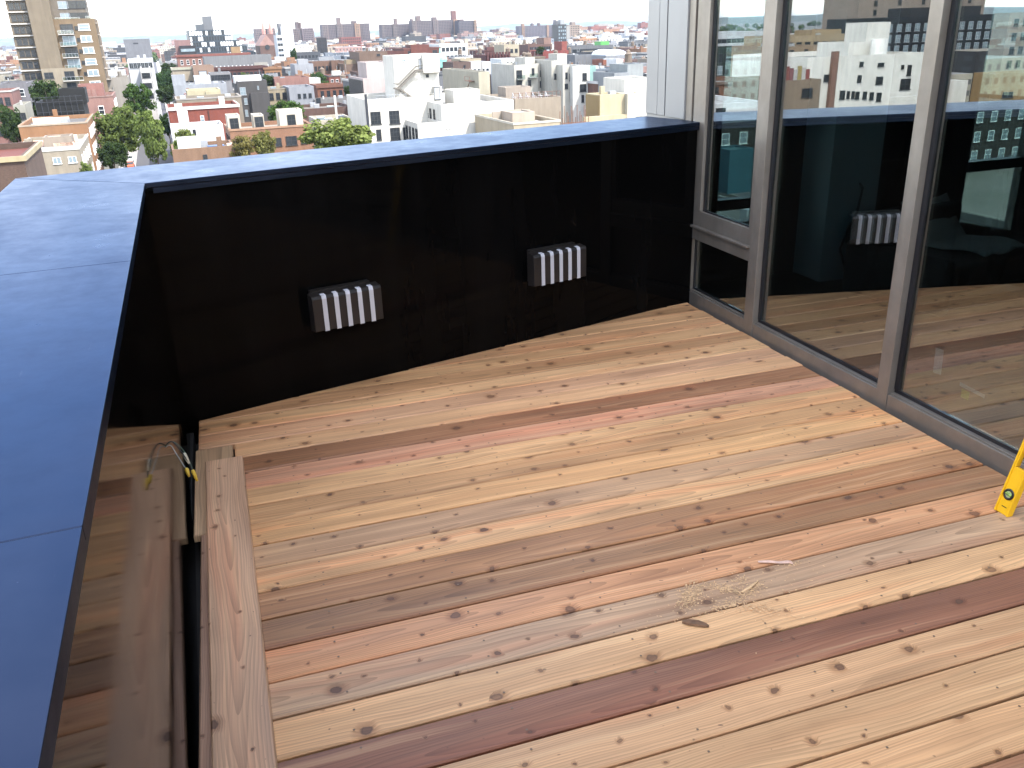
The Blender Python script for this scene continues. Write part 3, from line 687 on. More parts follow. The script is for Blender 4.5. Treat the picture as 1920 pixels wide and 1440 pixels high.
class Bld:
    """one building: front-left corner u, front at v, width W, depth D, roof height z"""
    def __init__(s, name, label, u, v, W, D, ztop, wall, mat='brick', roof=(.32,.31,.30), group=None, mirror=False, base=STREET, rim=.7, hide=None, cat='building', rot=0.0):
        s.u, s.v, s.W, s.D, s.H, s.mir = u, v, W, D, ztop - base, mirror; s.base = base; s.wall = wall; s.mat = mat
        p = U * u + V * v; s.root = empty(name, (p.x, p.y, base), GA + rot, label, cat, group)
        s.block(0, 0, W, D, 0, s.H, rim, roof, 'walls', 'roof')
        FOOT.append((u, v, W, D))
    def block(s, x, y, W, D, z0, z1, rim=.5, roof=(.32,.31,.30), wn='walls', rn='roof', wall=None, mat=None):
        t = min(.35, W * .1); b = MB()
        b.box((x, y, z0), (x + W, y + D, z1), 0, 'tb')
        a0, a1, c0, c1 = x + t, x + W - t, y + t, y + D - t
        for q in (((x, y), (x + W, y), (a1, c0), (a0, c0)), ((x + W, y), (x + W, y + D), (a1, c1), (a1, c0)), ((x + W, y + D), (x, y + D), (a0, c1), (a1, c1)), ((x, y + D), (x, y), (a0, c0), (a0, c1))):
            b.quad([(*k, z1) for k in q])
        for q in (((a0, c0), (a1, c0)), ((a1, c0), (a1, c1)), ((a1, c1), (a0, c1)), ((a0, c1), (a0, c0))):
            b.quad([(*q[0], z1 - rim), (*q[0], z1), (*q[1], z1), (*q[1], z1 - rim)])
        w_ = b.build(wn, M[mat or s.mat], s.root, color=cz(wall or s.wall))
        r = MB(); r.quad([(a0, c0, z1 - rim), (a1, c0, z1 - rim), (a1, c1, z1 - rim), (a0, c1, z1 - rim)]); r.build(rn, M['roofing'], s.root, color=tuple(q * .62 for q in cz(roof)))
        return w_
    def coping(s, color=(.75,.74,.70), h=.35, o=.18, name='cornice'):
        b = MB(); W, D, H = s.W, s.D, s.H
        b.box((-o, -o, H - h), (W + o, -.001, H + .05)); b.box((-o, .0, H - h), (-.001, D, H + .05)); b.box((W + .001, 0, H - h), (W + o, D, H + .05)); b.build(name, M['stucco'], s.root, color=cz(color))
    def loc(s, face, a, z):
        return {'f': ((a, -.001, z), 0), 'r': ((s.W + .001, a, z), R(90)), 'l': ((-.001, a, z), R(-90))}[face]
    def win(s, face, a, z, w, h, style='dark', name='window'):
        """a = centre along the face, z = sill, both local"""
        l, rz = s.loc(face, a, z); return inst(name, win_mesh(style), s.root, l, rz, (w, 1, h))
    def pwin(s, x, y, w, h, style='dark', v=None, name='window', y_off=0.0):
        """window on the front given as a rectangle of the photograph"""
        v = s.v if v is None else v
        u0, z1 = on_v(x, y, v, s.mir); u1, z0 = on_v(x + w, y + h, v, s.mir)
        if u0 > u1: u0, u1 = u1, u0
        o = inst(name, win_mesh(style), s.root, ((u0 + u1) / 2 - s.u, v - s.v - .001 + y_off, z0 - s.base), 0, (u1 - u0, 1, z1 - z0)); return o
    def grid(s, face, a0, a1, n, zs, w, h, style='dark', stuff=False, pane='pane_dark', skip=0.0):
        b = MB()
        for z in zs:
            for i in range(n):
                if skip and rng.random() < skip: continue
                a = a0 + (i + .5) * (a1 - a0) / n
                if not stuff: s.win(face, a, z, w, h, style)
                elif face == 'f': b.box((a - w / 2, -.06, z), (a + w / 2, -.001, z + h))
                elif face == 'r': b.box((s.W + .001, a - w / 2, z), (s.W + .06, a + w / 2, z + h))
                else: b.box((-.06, a - w / 2, z), (-.001, a + w / 2, z + h))
        if stuff and b.f: tag(b.build('windows', M[pane], s.root), kind='stuff')
    def floors(s, step=3.2, sill=1.0, top=1.0, frm=0.0):
        z = s.H - top - step + sill; out = []
        while z > max(frm, 1.0): out.append(z); z -= step
        return out
    def bulk(s, x, y, W, D, h, color=None, mat=None, name='bulkhead', roof=(.4,.39,.38), z=None):
        z = s.H - .7 if z is None else z; s.block(x, y, W, D, z, z + h, .25, roof, name, name + '_roof', color or s.wall, mat); return z
    def tank(s, x, y, k=1.0): inst('water_tank', tank_mesh(), s.root, (x, y, s.H - .7), 0, (k, k, k))
    def box(s, name, x, y, z, W, D, h, mat='metal_grey', color=None): return inst(name, box_mesh(mat), s.root, (x, y, z), 0, (W, D, h), cz(color) if color else None)
    def clutter(s, n=3):
        for _ in range(n):
            k = rng.random(); x = rng.uniform(.8, max(.9, s.W - 2)); y = rng.uniform(.8, max(.9, s.D - 2)); z = s.H - .7
            if k < .35: s.box('ac_unit', x, y, z, 1.3, 1.0, 1.1, 'metal_grey')
            elif k < .6: s.box('chimney', x, y, z, .8, .8, 2.0, 'brick', s.wall)
            elif k < .8: s.box('skylight', x, y, z, 1.6, 1.2, .6, 'pane_pale')
            else: s.box('vent', x, y, z, .4, .4, 1.3, 'paint', (.6,.6,.6))
def PB(name, label, x0, x1, y, d, D, wall, mat='brick', roof=(.32,.31,.30), yb=None, mirror=False, **kw):
    """building placed by where its front top edge is seen and how far away it stands"""
    u0, z = on_v(x0, y, d, mirror); u1, _ = on_v(x1, y - (x1 - x0) * .034, d, mirror)
    if u0 > u1: u0, u1 = u1, u0
    if not mirror: MARKS.append((x0, x1, y, d, yb or y + 14, name, label))
    LABELS.add(label)
    return Bld(name, label, u0, d, u1 - u0, D, z, wall, mat, roof, mirror=mirror, **kw)

WHITE=(.77,.73,.63); CREAM=(.62,.56,.44); TAN=(.40,.31,.21); ORANGE=(.50,.235,.09); RED=(.31,.085,.05); BROWN=(.17,.10,.07); DARK=(.05,.05,.056); GREY=(.28,.29,.31); PINK=(.48,.25,.20); PALEP=(.58,.46,.42); SAND=(.48,.40,.28); MAROON=(.16,.05,.045); BLUEGREY=(.42,.46,.52); YELLOW=(.70,.56,.28)

# ground, street, hills
def sheet(name, pts, z, mat, kind='structure'):
    b = MB(); b.quad([(x, y, z) for x, y in pts]); return tag(b.build(name, M[mat]), kind=kind)
b = MB(); b.quad([(16000 * math.cos(2 * math.pi * k / 48), 16000 * math.sin(2 * math.pi * k / 48), STREET) for k in range(48)])
g = NT('city_ground'); p = g.pos(); f = g.noise(p, .02, 5, .65)
g.bsdf(g.mix(g.rng(f, .35, .65), (.075, .08, .062, 1), (.15, .145, .135, 1)), .9, 0, .2); M['city_ground'] = g.mat
tag(b.build('ground', M['city_ground']), kind='structure')
def uv(u, v): p = U * u + V * v; return (p.x, p.y)
S0, S1 = -8.0, 1.0                                                     # the street that runs away from the building
sheet('street', [uv(S0, 20), uv(S1, 20), uv(S1, 1800), uv(S0, 1800)], STREET + .01, 'asphalt')
for a, c in ((S0 - 3.5, S0), (S1, S1 + 3.5)):
    b = MB(); x = [uv(a, 20), uv(c, 20), uv(c, 1800), uv(a, 1800)]; b.prism(x, STREET + .002, STREET + .15); tag(b.build('pavement', M['pavement']), kind='structure')
def hills():
    g = NT('hill_woods'); p = g.pos(); f = g.noise(p, .01, 5, .7)
    g.bsdf(g.mix(g.rng(f, .4, .62), (.035, .05, .025, 1), (.10, .10, .08, 1)), .95, 0, .1); M['hill_woods'] = g.mat
    rr = random.Random(11); ph = [rr.uniform(0, 6.3) for _ in range(12)]
    b = MB(); N = 720; rows = ((7600, 0.0), (8600, .55), (9200, 1.0), (10200, .8), (11500, .1))
    for i in range(N):
        a = 2 * math.pi * i / N
        h = 46 + 14 * math.sin(a * 5 + ph[0]) + 9 * math.sin(a * 11 + ph[1]) + 6 * math.sin(a * 23 + ph[2]) + 4 * math.sin(a * 57 + ph[3]) + 2.5 * math.sin(a * 131 + ph[4]) + rr.uniform(-1.6, 1.6)
        for r_, k in rows: b.v.append((r_ * math.sin(a), r_ * math.cos(a), STREET - .5 + (h + 14) * k))
    n = len(rows)
    for i in range(N):
        j = (i + 1) % N
        for k in range(n - 1): b.f.append((i * n + k, j * n + k, j * n + k + 1, i * n + k + 1)); b.m.append(0)
    o = b.build('hills', M['hill_woods'], smooth=True); tag(o, kind='structure')
hills()
# trees
def crown_mesh(seed, nclump=64, per=120, leaf=.185):
    rr = random.Random(seed); b = MB()
    for c in range(nclump):
        while True:
            q = Vector((rr.uniform(-1, 1), rr.uniform(-1, 1), rr.uniform(-1, 1)))
            if .25 < q.length < 1: break
        q *= (.62 + .30 * rr.random()) / max(.55, q.length) if rr.random() < .72 else .6
        cr_ = rr.uniform(.16, .32)
        for _ in range(per):
            while True:
                e = Vector((rr.uniform(-1, 1), rr.uniform(-1, 1), rr.uniform(-1, 1)))
                if e.length < 1: break
            p = q + e * cr_; nrm = (e * .7 + Vector((rr.uniform(-1, 1), rr.uniform(-1, 1), rr.uniform(-.3, 1)))).normalized()
            x = nrm.cross(Vector((rr.uniform(-1, 1), rr.uniform(-1, 1), rr.uniform(-1, 1)))).normalized(); y = nrm.cross(x)
            s = leaf * rr.uniform(.18, .42); x *= s; y *= s * rr.uniform(.5, .9)
            b.quad([p - x - y * .4, p + y * -.9, p + x - y * .3, p + x * .3 + y, p - x * .5 + y * .8])
    return b.mesh('crown', M['leaves'])
CROWNS = [crown_mesh(21), crown_mesh(22), crown_mesh(23, 84, 90), crown_mesh(24, 50, 120, .19)]
def trunk_mesh(seed):
    rr = random.Random(seed); b = MB()
    b.tube([(0, 0, -1.75), (.02, .01, -1.2), (-.01, .02, -.75), (.0, 0, -.3), (.03, .0, .2)], [.07, .055, .048, .04, .02], 8)
    for k in range(6):
        a = k * 1.05 + rr.uniform(-.3, .3); z = rr.uniform(-.95, -.35); l = rr.uniform(.5, .8)
        b.tube([(0, 0, z), (math.cos(a) * l * .45, math.sin(a) * l * .45, z + .28), (math.cos(a) * l, math.sin(a) * l, z + .75)], [.032, .022, .008], 6)
    return b.mesh('trunk', M['trunk_bark'])
TRUNKS = [trunk_mesh(5), trunk_mesh(6)]
GREEN=(.074,.098,.030); DGREEN=(.032,.050,.020); LGREEN=(.105,.125,.038); YGREEN=(.12,.105,.038)
NT_ = [0]
def tree(label, x0, x1, y, d, color, k=0, tall=1.0, mirror=False, group='trees in the streets and yards'):
    """crown spans x0..x1 of the photograph, its top is seen at y, it stands d metres down the grid"""
    u0, z = on_v(x0, y, d, mirror); u1, _ = on_v(x1, y, d, mirror); rw = abs(u1 - u0) / 2; rz_ = max(rw * tall, 2.0)
    uc = (u0 + u1) / 2; zc = z - rz_; zc = max(zc, STREET + rz_ * 1.05)
    p = U * uc + V * d; NT_[0] += 1
    t = empty('tree', (p.x, p.y, STREET), 0, label, 'tree', group); LABELS.add(label)
    inst('crown', CROWNS[(k + NT_[0]) % 4], t, (0, 0, zc - STREET), rng.uniform(0, 6.3), (rw * 1.08, rw * 1.08, rz_ * 1.08), color)
    h = zc - STREET; inst('trunk', TRUNKS[NT_[0] % 2], t, (0, 0, h), rng.uniform(0, 6.3), (rw * .9, rw * .9, h / 1.75))
    return t
# cars
def car(label, u, v, color, rz=0.0, name='parked_car'):
    p = U * u + V * v; t = empty(name, (p.x, p.y, STREET + .02), GA + rz, label, 'car', 'cars along the street')
    b = MB(); prof = [(-2.2, .35), (-2.25, .75), (-2.1, .95), (-1.3, 1.02), (1.2, 1.02), (2.1, .85), (2.22, .6), (2.2, .35)]
    for s in (-.88, .88): b.v += [(s, y, z) for y, z in prof]
    k = len(prof); b.f = [tuple(range(k)), tuple(range(2 * k - 1, k - 1, -1))] + [(i, k + i, k + (i + 1) % k, (i + 1) % k) for i in range(k)]; b.m = [0] * len(b.f); b.build('body', M['paint'], t, color=color, bevel=.06)
    b = MB(); prof = [(-1.75, 1.0), (-1.1, 1.45), (.35, 1.47), (1.15, 1.0)]
    for s, q in ((-.78, .68), (.78, .68)): b.v += [(math.copysign(.80 if z < 1.1 else .64, s), y, z) for y, z in prof]
    b.f = [(0,1,2,3), (7,6,5,4)] + [(i, 4 + i, 4 + (i + 1) % 4, (i + 1) % 4) for i in range(4)]; b.m = [0] * 6; b.build('cabin_glass', M['pane_dark'], t)
    b = MB(); b.box((-.62, -1.05, 1.452), (.62, .33, 1.50)); b.build('cabin_roof', M['paint'], t, color=color)
    for x in (-.86, .86):
        for y in (-1.35, 1.35):
            b = MB(); b.tube([(x - .1, y, .33), (x + .1, y, .33)], .33, 12); b.build('wheel', M['rubber'], t)
    return t

# ------------------------------------------------------------------ the city: buildings one can point at
# -- left of the street
b = PB('brown_brick_building', 'brown brick building with a red mosaic roof terrace at the left end of the coping', -60, 44, 300, 108, 16, BROWN, roof=(.42,.10,.06), yb=360)
b.coping((.60,.48,.25), .5, .25)
b = PB('beige_building', 'low beige stucco building with two paired windows above the left coping', 22, 148, 285, 150, 22, (.50,.42,.30), 'stucco', (.62,.60,.55), yb=330)
b.pwin(98, 296, 18, 11, 'pair'); b.pwin(127, 294, 18, 11, 'pair'); b.pwin(70, 304, 9, 2, 'plain', name='vent'); b.pwin(68, 322, 8, 9, 'plain'); b.coping((.70,.66,.58), .3, .1)
b.bulk(3.2, 11, 4.2, 4, 1.5, (.45,.36,.27)); b.clutter(3)
for i in range(9): b.box('roof_lumber', 1 + rng.uniform(0, 4), 11 + i * .9, b.H - .65, rng.uniform(2, 4), .25, rng.uniform(.2, 1.3), 'shaving')
b.grid('r', 1, 21, 5, b.floors(3.1), 1.1, 1.7, 'wsash')
b = PB('orange_building', 'windowless orange stucco building behind the low beige one', 34, 163, 236, 182, 20, ORANGE, 'stucco', (.30,.28,.26), yb=275)
b.coping((.62,.50,.36), .25, .08); b.grid('r', 1, 19, 5, b.floors(3.1), 1.1, 1.8, 'wsash'); b.clutter(5)
for i in range(12): b.box('roof_lumber', 1 + rng.uniform(0, 4), 3 + i * .8, b.H - .65, rng.uniform(1, 3), .3, rng.uniform(.3, 1.2), 'shaving')
b = PB('netted_building', 'building wrapped in black construction netting behind the orange wall', 66, 155, 193, 214, 12, (.022,.023,.022), 'stucco', (.15,.15,.15), yb=220)
b.block(4.6, 2, 5.2, 6, b.H - .7, b.H + 2.4, .3, (.2,.2,.2), 'penthouse', 'penthouse_roof')
bb = MB()
for i in range(8): bb.bar((i * b.W / 8, -.4, b.H - 5), (i * b.W / 8, -.4, b.H + 1.2), .1)
for z in (-4, -2, 0, 1): bb.bar((0, -.4, b.H + z), (b.W, -.4, b.H + z), .1)
bb.build('scaffold', M['rubber'], b.root)
b = PB('pink_brick_building', 'pink brick building with a raised roof block in front of the tall tan tower', 115, 211, 184, 238, 18, PINK, 'brick', (.50,.36,.32), yb=205)
b.bulk(3.5, 8, 5.5, 5, 3.2, (.46,.20,.16)); b.win('f', b.W - 3, b.H - 4.2, 1.2, 2, 'wsash'); b.grid('r', 1, 17, 4, b.floors(3.1), 1.1, 1.9, 'wsash'); b.clutter(2); b.coping((.45,.27,.22), .25, .1)
b = PB('grey_row_house', 'grey rendered house half hidden behind the dark tree at the far left', -4, 50, 158, 262, 16, (.27,.26,.28), 'stucco', (.35,.34,.34), yb=200)
b.grid('f', 1, b.W - 1, 4, b.floors()[:3], 1.1, 1.8, 'wsash')
b = PB('pink_row_house', 'narrow pink brick house at the left edge beside the grey rendered house', -30, 20, 172, 232, 14, (.42,.20,.17), 'brick', (.4,.36,.34), yb=210)
b.grid('f', .5, b.W - .3, 3, b.floors()[:3], 1.1, 1.8, 'dark'); b.coping((.6,.55,.5), .3, .15)
b = PB('pale_yellow_house', 'small pale house with one dormer between the far left trees', 24, 46, 197, 225, 12, (.56,.54,.44), 'stucco', (.5,.5,.5), yb=222)
b.grid('f', .3, b.W - .3, 2, b.floors()[:2], 1.0, 1.5, 'dark'); b.clutter(1)
# the tall tower
F = 3.1
b = PB('apartment_tower_block', 'tall tan and grey apartment tower with balconies rising out of the top left', 99, 176, 36, 296, 20, (.33,.225,.12), 'brick', (.4,.38,.36), yb=160, cat='tower')
H = b.H; W = b.W
b.block(0, 2.0, W * .83, 15, H - .7, H + 6.6, .5, (.4,.4,.4), 'upper_walls', 'upper_roof', (.28,.235,.18)); b.block(.3, 2.6, W * .72, 13, H + 5.9, H + 16, .5, (.4,.4,.4), 'upper_walls', 'upper_roof', (.33,.225,.12))
b.block(-5.8, -.9, 5.79, 15, 0, H + 18, .5, (.4,.4,.4), 'side_walls', 'side_roof', (.33,.26,.17), 'stucco'); b.block(-11.2, 1.2, 5.39, 13, 0, H + 17, .5, (.4,.4,.4), 'side_walls', 'side_roof', (.30,.235,.155), 'stucco')
b.block(-5.6, -2.6, 9.2, 1.68, 0, H - 4.2 * F, .5, (.4,.4,.4), 'bay_walls', 'bay_roof', (.46,.38,.26), 'stucco')
def balcony(x, y, z, w_, d_=1.5):
    q = MB(); q.box((x, y - d_, z - .2), (x + w_, y, z)); bo = q.build('balcony', M['stucco'], b.root, color=(.36,.34,.31))
    q = MB(); q.box((x, y - d_, z + .95), (x + w_, y - d_ + .06, z + 1.02)); q.box((x, y - d_ + .01, z + .05), (x + w_, y - d_ + .03, z + .94), 1)
    for k in range(6): q.box((x + k * w_ / 5 - .03, y - d_ - .005, z), (x + k * w_ / 5 + .03, y - d_ + .05, z + .95))
    q.build('railing', [M['metal_grey'], M['clear_glass']], bo)
for k in range(11):
    z = H - 1.0 - (k + 1) * F + .9
    b.win('f', W - 3.1, z, 2.9, 1.75, 'pair' if k % 3 else 'white')
    if k < 9: b.win('f', W * .52, z + .2, .9, 1.0, 'plain')
    if k < 4 or True:
        b.win('f', W * .29, z - .6, 3.4, 2.4, 'glass' if k % 2 else 'dark') if k < 4 else inst('window', win_mesh('dark'), b.root, (1.5, -2.602, z - .6), 0, (2.6, 1, 2.3))
        balcony(W * .06 if k < 4 else -.4, 0 if k < 4 else -2.6, z - .8, W * .38 if k < 4 else 5.4, 1.3)
    if k >= 4: inst('window', win_mesh('dark'), b.root, (-3.9, -2.602, z - .1), 0, (2.4, 1, 1.7))
for k in range(-5, 10):
    z = H - 1.0 - (k + 1) * F + .6
    inst('window', win_mesh('dark'), b.root, (-9.9, 1.199, z), 0, (1.3, 1, 1.8)); inst('window', win_mesh('dark'), b.root, (-8.4, 1.199, z), 0, (1.3, 1, 1.8)); inst('window', win_mesh('dark'), b.root, (-6.9, 1.199, z), 0, (1.2, 1, 1.8))
    q = MB(); q.box((-11.3, .6, z - .75), (-5.85, 1.19, z - .45)); q.build('balcony', M['stucco'], b.root, color=(.36,.34,.31))
for k in range(12):
    z = H - 1.4 - k * F; b.box('balcony', W + .01, 2.5, z, 1.3, 5.0, .22, 'stucco', (.62,.56,.5)); b.box('railing', W + 1.25, 2.5, z + .23, .05, 5.0, .9, 'metal_grey')
for k in range(-2, 0):
    z = H - 1.0 - (k + 1) * F + .9
    for a in (.30, .52, .74): inst('window', win_mesh('glass' if a < .5 else 'dark'), b.root, (W * a, 1.999, z - .3), 0, (2.6, 1, 2.0))
balcony(W * .05, 2.0, H - .6, W * .6, 1.2); balcony(W * .05, 2.6, H + 6.2, W * .5, 1.2); balcony(W * .8, 2.0, H - .4, W * .19, 1.9)
# -- right of the street, nearest first
b = PB('terrace_house', 'low house with a cluttered grey roof and a blue tarpaulin just above the far coping', 322, 440, 281, 150, 9, (.36,.20,.11), 'brick', (.33,.33,.34), yb=300)
b.bulk(1, 1, 3.4, 3, 2.2, (.74,.72,.68), 'stucco'); b.box('tarpaulin', 5.6, 4.0, b.H - .65, 2.6, 1.8, .35, 'paint', (.06,.20,.55)); b.clutter(4); b.box('planter', 8.5, 2, b.H - .65, 1.4, .6, .8, 'shaving'); b.pwin(380, 290, 10, 10, 'dark')
b = PB('white_walled_garden_house', 'white painted garden walls and shed at the foot of the red brick house', 320, 418, 239, 186, 9, (.80,.78,.75), 'stucco', (.55,.54,.5), yb=262)
b.block(1.7, 3, 1.9, 3, b.H - .7, b.H + 2.6, .3, (.7,.7,.7), 'shed_walls', 'shed_roof'); b.pwin(361, 243, 8, 14, 'plain', name='door')
b = PB('red_brick_house', 'red brick house with a white cornice and a single white window beside the street', 314, 447, 203, 210, 14, (.37,.085,.05), 'brick', (.55,.52,.48), yb=258)
b.coping((.78,.75,.70), .55, .25); b.pwin(375, 217, 9, 12, 'white'); b.box('chimney', b.W * .74, 2, b.H - .7, 1.2, 1.0, 2.4, 'stucco', (.74,.70,.64)); b.box('pipe', b.W * .55, -.16, 2, .2, .15, b.H - 3, 'paint', (.10,.05,.04)); b.box('chimney', b.W * .1, 1, b.H - .7, 1.6, 1.2, 1.4, 'stucco', (.7,.66,.6)); b.grid('l', 1, 13, 4, b.floors(3.2), 1.0, 1.8, 'wsash')
b = PB('tan_party_wall_building', 'tan rendered building rising directly behind the red brick house', 330, 452, 186, 228, 12, (.40,.33,.24), 'stucco', (.52,.50,.46), yb=200)
b.coping((.55,.50,.44), .3, .1); b.box('pipe', b.W * .62, -.2, b.H - 4, .35, .2, 3.6, 'rust'); b.clutter(3)
b = PB('yellow_penthouse_block', 'pale yellow rooftop block behind the tan party wall', 350, 413, 170, 250, 9, (.66,.58,.34), 'stucco', (.6,.57,.5), yb=184); b.block(b.W * .55, -.8, b.W * .4, .79, b.H - 3, b.H - .4, .2, (.6,.57,.5), 'annex', 'annex_roof')
b = PB('orange_brick_loft', 'orange brick building with dark square windows and three cream roof huts', 430, 585, 243, 166, 12, (.45,.215,.11), 'brick', (.60,.52,.40), yb=285)
for x, y, w_, h_ in ((515, 259, 14, 15), (535, 256, 23, 16), (563, 254, 14, 15), (464, 262, 18, 12), (483, 261, 22, 14)): b.pwin(x, y, w_, h_, 'dark')
b.coping((.58,.32,.18), .3, .12)
k_ = b.W / 152
for x, w_, h_, n_ in ((.6, 23, 2.9, 0), (48, 19, 2.7, 1), (96, 44, 3.2, 2)):
    z = b.H - .7; b.block(x * k_, 2.2, w_ * k_, 4.6, z, z + h_, .2, (.45,.46,.48), 'roof_hut', 'roof_hut_roof', (.70,.62,.48), 'stucco'); inst('window', win_mesh('dark'), b.root, (x * k_ + w_ * k_ * .5, 2.199, z + .5), 0, (1.5, 1, 1.9))
b.grid('l', 1, 11, 3, b.floors(3.2), 1.1, 1.9, 'dark')
b = PB('charcoal_modern_house', 'charcoal modern house with tall pale windows and a white roof block', 444, 500, 153, 268, 14, (.105,.098,.095), 'stucco', (.7,.7,.7), yb=218)
for x, y, w_, h_ in ((449, 164, 13, 14), (475, 183, 15, 17), (457, 184, 8, 12), (479, 203, 12, 9), (459, 206, 7, 12), (482, 161, 4, 7)): b.pwin(x, y, w_, h_, 'glass')
b.bulk(-.3, 3, b.W * .9, 6, 2.0, (.74,.73,.71)); b.block(b.W * .38, -1.2, b.W * .62, 1.19, 0, b.H - 3.2, .3, (.4,.4,.4), 'front_bay', 'bay_roof')
for x, y, w_, h_ in ((475, 185, 15, 16), (479, 204, 12, 9)): pass
b = PB('cream_walk_up', 'cream brick walk-up with six dark windows beside the charcoal house', 499, 540, 167, 276, 14, (.56,.46,.29), 'brick', (.45,.48,.55), yb=200)
b.grid('f', .3, b.W - .3, 3, b.floors(3.3, 1.0, .9)[:3], 1.2, 2.0, 'dark'); b.coping((.52,.44,.32), .3, .12); b.clutter(2)
b = PB('grey_peeling_house', 'pale grey house with peeling paint beside the cream walk-up', 541, 588, 164, 270, 13, (.40,.42,.46), 'stucco', (.46,.44,.42), yb=192); b.grid('f', 2, b.W - .5, 3, b.floors()[:2], .9, 1.3, 'plain', skip=.3)
b = PB('salmon_flat_building', 'long salmon brick building with a blank wall behind the grey peeling house', 514, 579, 147, 318, 14, (.43,.21,.165), 'brick', (.40,.28,.24), yb=160); b.block(b.W + .01, 1, 4, 8, 0, b.H - .6, .3, (.6,.6,.58), 'annex', 'annex_roof', (.62,.62,.58)); b.clutter(1)
b = PB('arched_brick_house', 'orange-red brick house with an ornate cornice and a row of arched windows', 594, 646, 160, 298, 12, (.34,.13,.07), 'brick', (.36,.34,.33), yb=184)
b.grid('f', .5, b.W - .5, 4, b.floors(3.4, 1.0, 1.6)[:2], 1.1, 2.2, 'dark'); b.coping((.30,.12,.07), .9, .35)
for i in range(5): b.box('finial', .2 + i * (b.W - .8) / 4, -.2, b.H, .5, .4, .6, 'brick', (.34,.13,.07))
b = PB('low_shed_row', 'row of low grey sheds in the yard below the arched brick house', 590, 662, 187, 268, 8, (.30,.29,.28), 'stucco', (.4,.38,.36), yb=200); b.pwin(592, 184, 10, 10, 'plain', name='door'); b.clutter(2)
b = PB('yard_wall_building', 'long low brown brick building with a tan flat roof behind the round green tree', 560, 660, 205, 222, 15, (.20,.11,.085), 'brick', (.44,.38,.30), yb=235); b.clutter(3)
b = PB('roof_deck_house', 'low cream house with a white flue beside the white loft building', 596, 664, 226, 186, 12, (.60,.54,.42), 'stucco', (.62,.55,.42), yb=240); b.box('flue', b.W * .55, 2, b.H - .7, .4, .4, 5.2, 'paint', (.75,.72,.66)); b.clutter(3)
b = PB('red_corner_house', 'small red brick house with a white roof hut among yard trees', 616, 655, 142, 345, 12, (.33,.11,.075), 'brick', (.72,.72,.70), yb=160); b.grid('f', .3, b.W - .3, 4, b.floors()[:2], 1.0, 1.8, 'wsash'); b.bulk(2, 2, 3, 3, 2.2, WHITE); b.coping((.2,.19,.19), .35, .2)
b = PB('slatted_pink_building', 'pale pink blank wall building with a dark slatted side', 680, 742, 147, 214, 16, (.60,.49,.455), 'stucco', (.5,.45,.42), yb=186)
b.block(b.W * .27, 5, b.W * .73, 10, b.H - .7, b.H + 3.3, .3, (.5,.47,.45), 'upper_walls', 'upper_roof')
for i in range(16): b.box('slat', -.32, .3 + i * 1.0, .5, .3, .45, b.H - 1.0, 'paint', (.12,.115,.12))
b.block(.4, -3.2, b.W * .6, 3.19, 0, b.H - 5.4, .3, (.4,.4,.4), 'front_annex', 'annex_roof', (.36,.36,.37))
b = PB('brown_stepped_building', 'plain brown block stepping up behind the pink blank wall', 673, 726, 98, 372, 20, (.26,.165,.115), 'brick', (.34,.30,.28), yb=126)
b.block(-b.W * .5, 4, b.W * .49, 14, 0, b.H - 4.4, .4, (.3,.28,.26), 'side_walls', 'side_roof'); b.pwin(706, 101, 7, 4, 'plain'); b.bulk(-4, 8, 5, 5, 2.2, (.50,.38,.22), z=b.H - 5.1); b.clutter(1)
b.grid('f', 1, b.W - 1, 3, b.floors()[3:5], 1.2, 1.6, 'dark', True)
b = PB('brown_school_building', 'low brown brick school-like building with two rows of small arched windows', 585, 652, 117, 392, 18, (.27,.15,.10), 'brick', (.36,.33,.31), yb=134); b.grid('f', .5, b.W - .5, 9, b.floors(3.6)[:2], 1.1, 1.9, 'dark', True); b.block(b.W * .5, -3, b.W * .1, 2.99, 0, b.H + .5, .3, (.3,.3,.3), 'porch', 'porch_roof')
# the white loft building
w1 = PB('white_loft_building', 'big white loft building with black grid windows and an outside stair', 684, 829, 187, 170, 18, WHITE, 'stucco', (.70,.67,.60), yb=262, rim=1.0)
b = w1
for x, y, w_, h_ in ((694, 210, 21, 23), (729, 208, 21, 24), (705, 243, 11, 20), (731, 240, 20, 23), (755, 239, 6, 23)): b.pwin(x, y, w_, h_, 'loft')
b.pwin(802, 212, 10, 19, 'door', name='door')
u0, _z = on_v(783, 232, 161); u1, _ = on_v(829, 231, 161); u2, zq = on_v(963, 187, 161); _, zp = on_v(790, 231, 161)
b.block(u0 - b.u, -9, u1 - u0 - .01, 8.99, 0, zp - b.base, 1.0, (.6,.58,.5), 'terrace_walls', 'terrace_floor'); b.block(u1 - b.u, -9, u2 - u1, 30, 0, zq - b.base, 1.0, (.70,.67,.60), 'long_wing_walls', 'long_wing_roof')
FOOT.append((u0, 161, u2 - u0, 30))
for x, y, w_, h_ in ((836, 217, 9, 24), (939, 211, 9, 24), (838, 252, 8, 8)): b.pwin(x, y, w_, h_, 'block', 161)
for z in (zp - b.base - 3.4, zp - b.base - 6.6):
    for a in (-7.9, -5.6, -3.2, -.9): inst('window', win_mesh('loft'), b.root, (u0 - b.u - .002, a, z), R(-90), (1.3, 1, 2.4))
for a in (-7.5, -5, -2.5): inst('window', win_mesh('loft'), b.root, (u1 - b.u - .002, a + .8, zp - b.base - .3), R(-90), (1.1, 1, 2.2)) if a > -6 else None
b.box('drainpipe', -.05, -.35, 2, .45, .34, b.H - 1.0, 'rubber')
ux0, zx = on_v(737, 105, 177); ux1, _ = on_v(790, 103, 177); ux2, _ = on_v(821, 102, 177); _, zm = on_v(805, 136, 177)
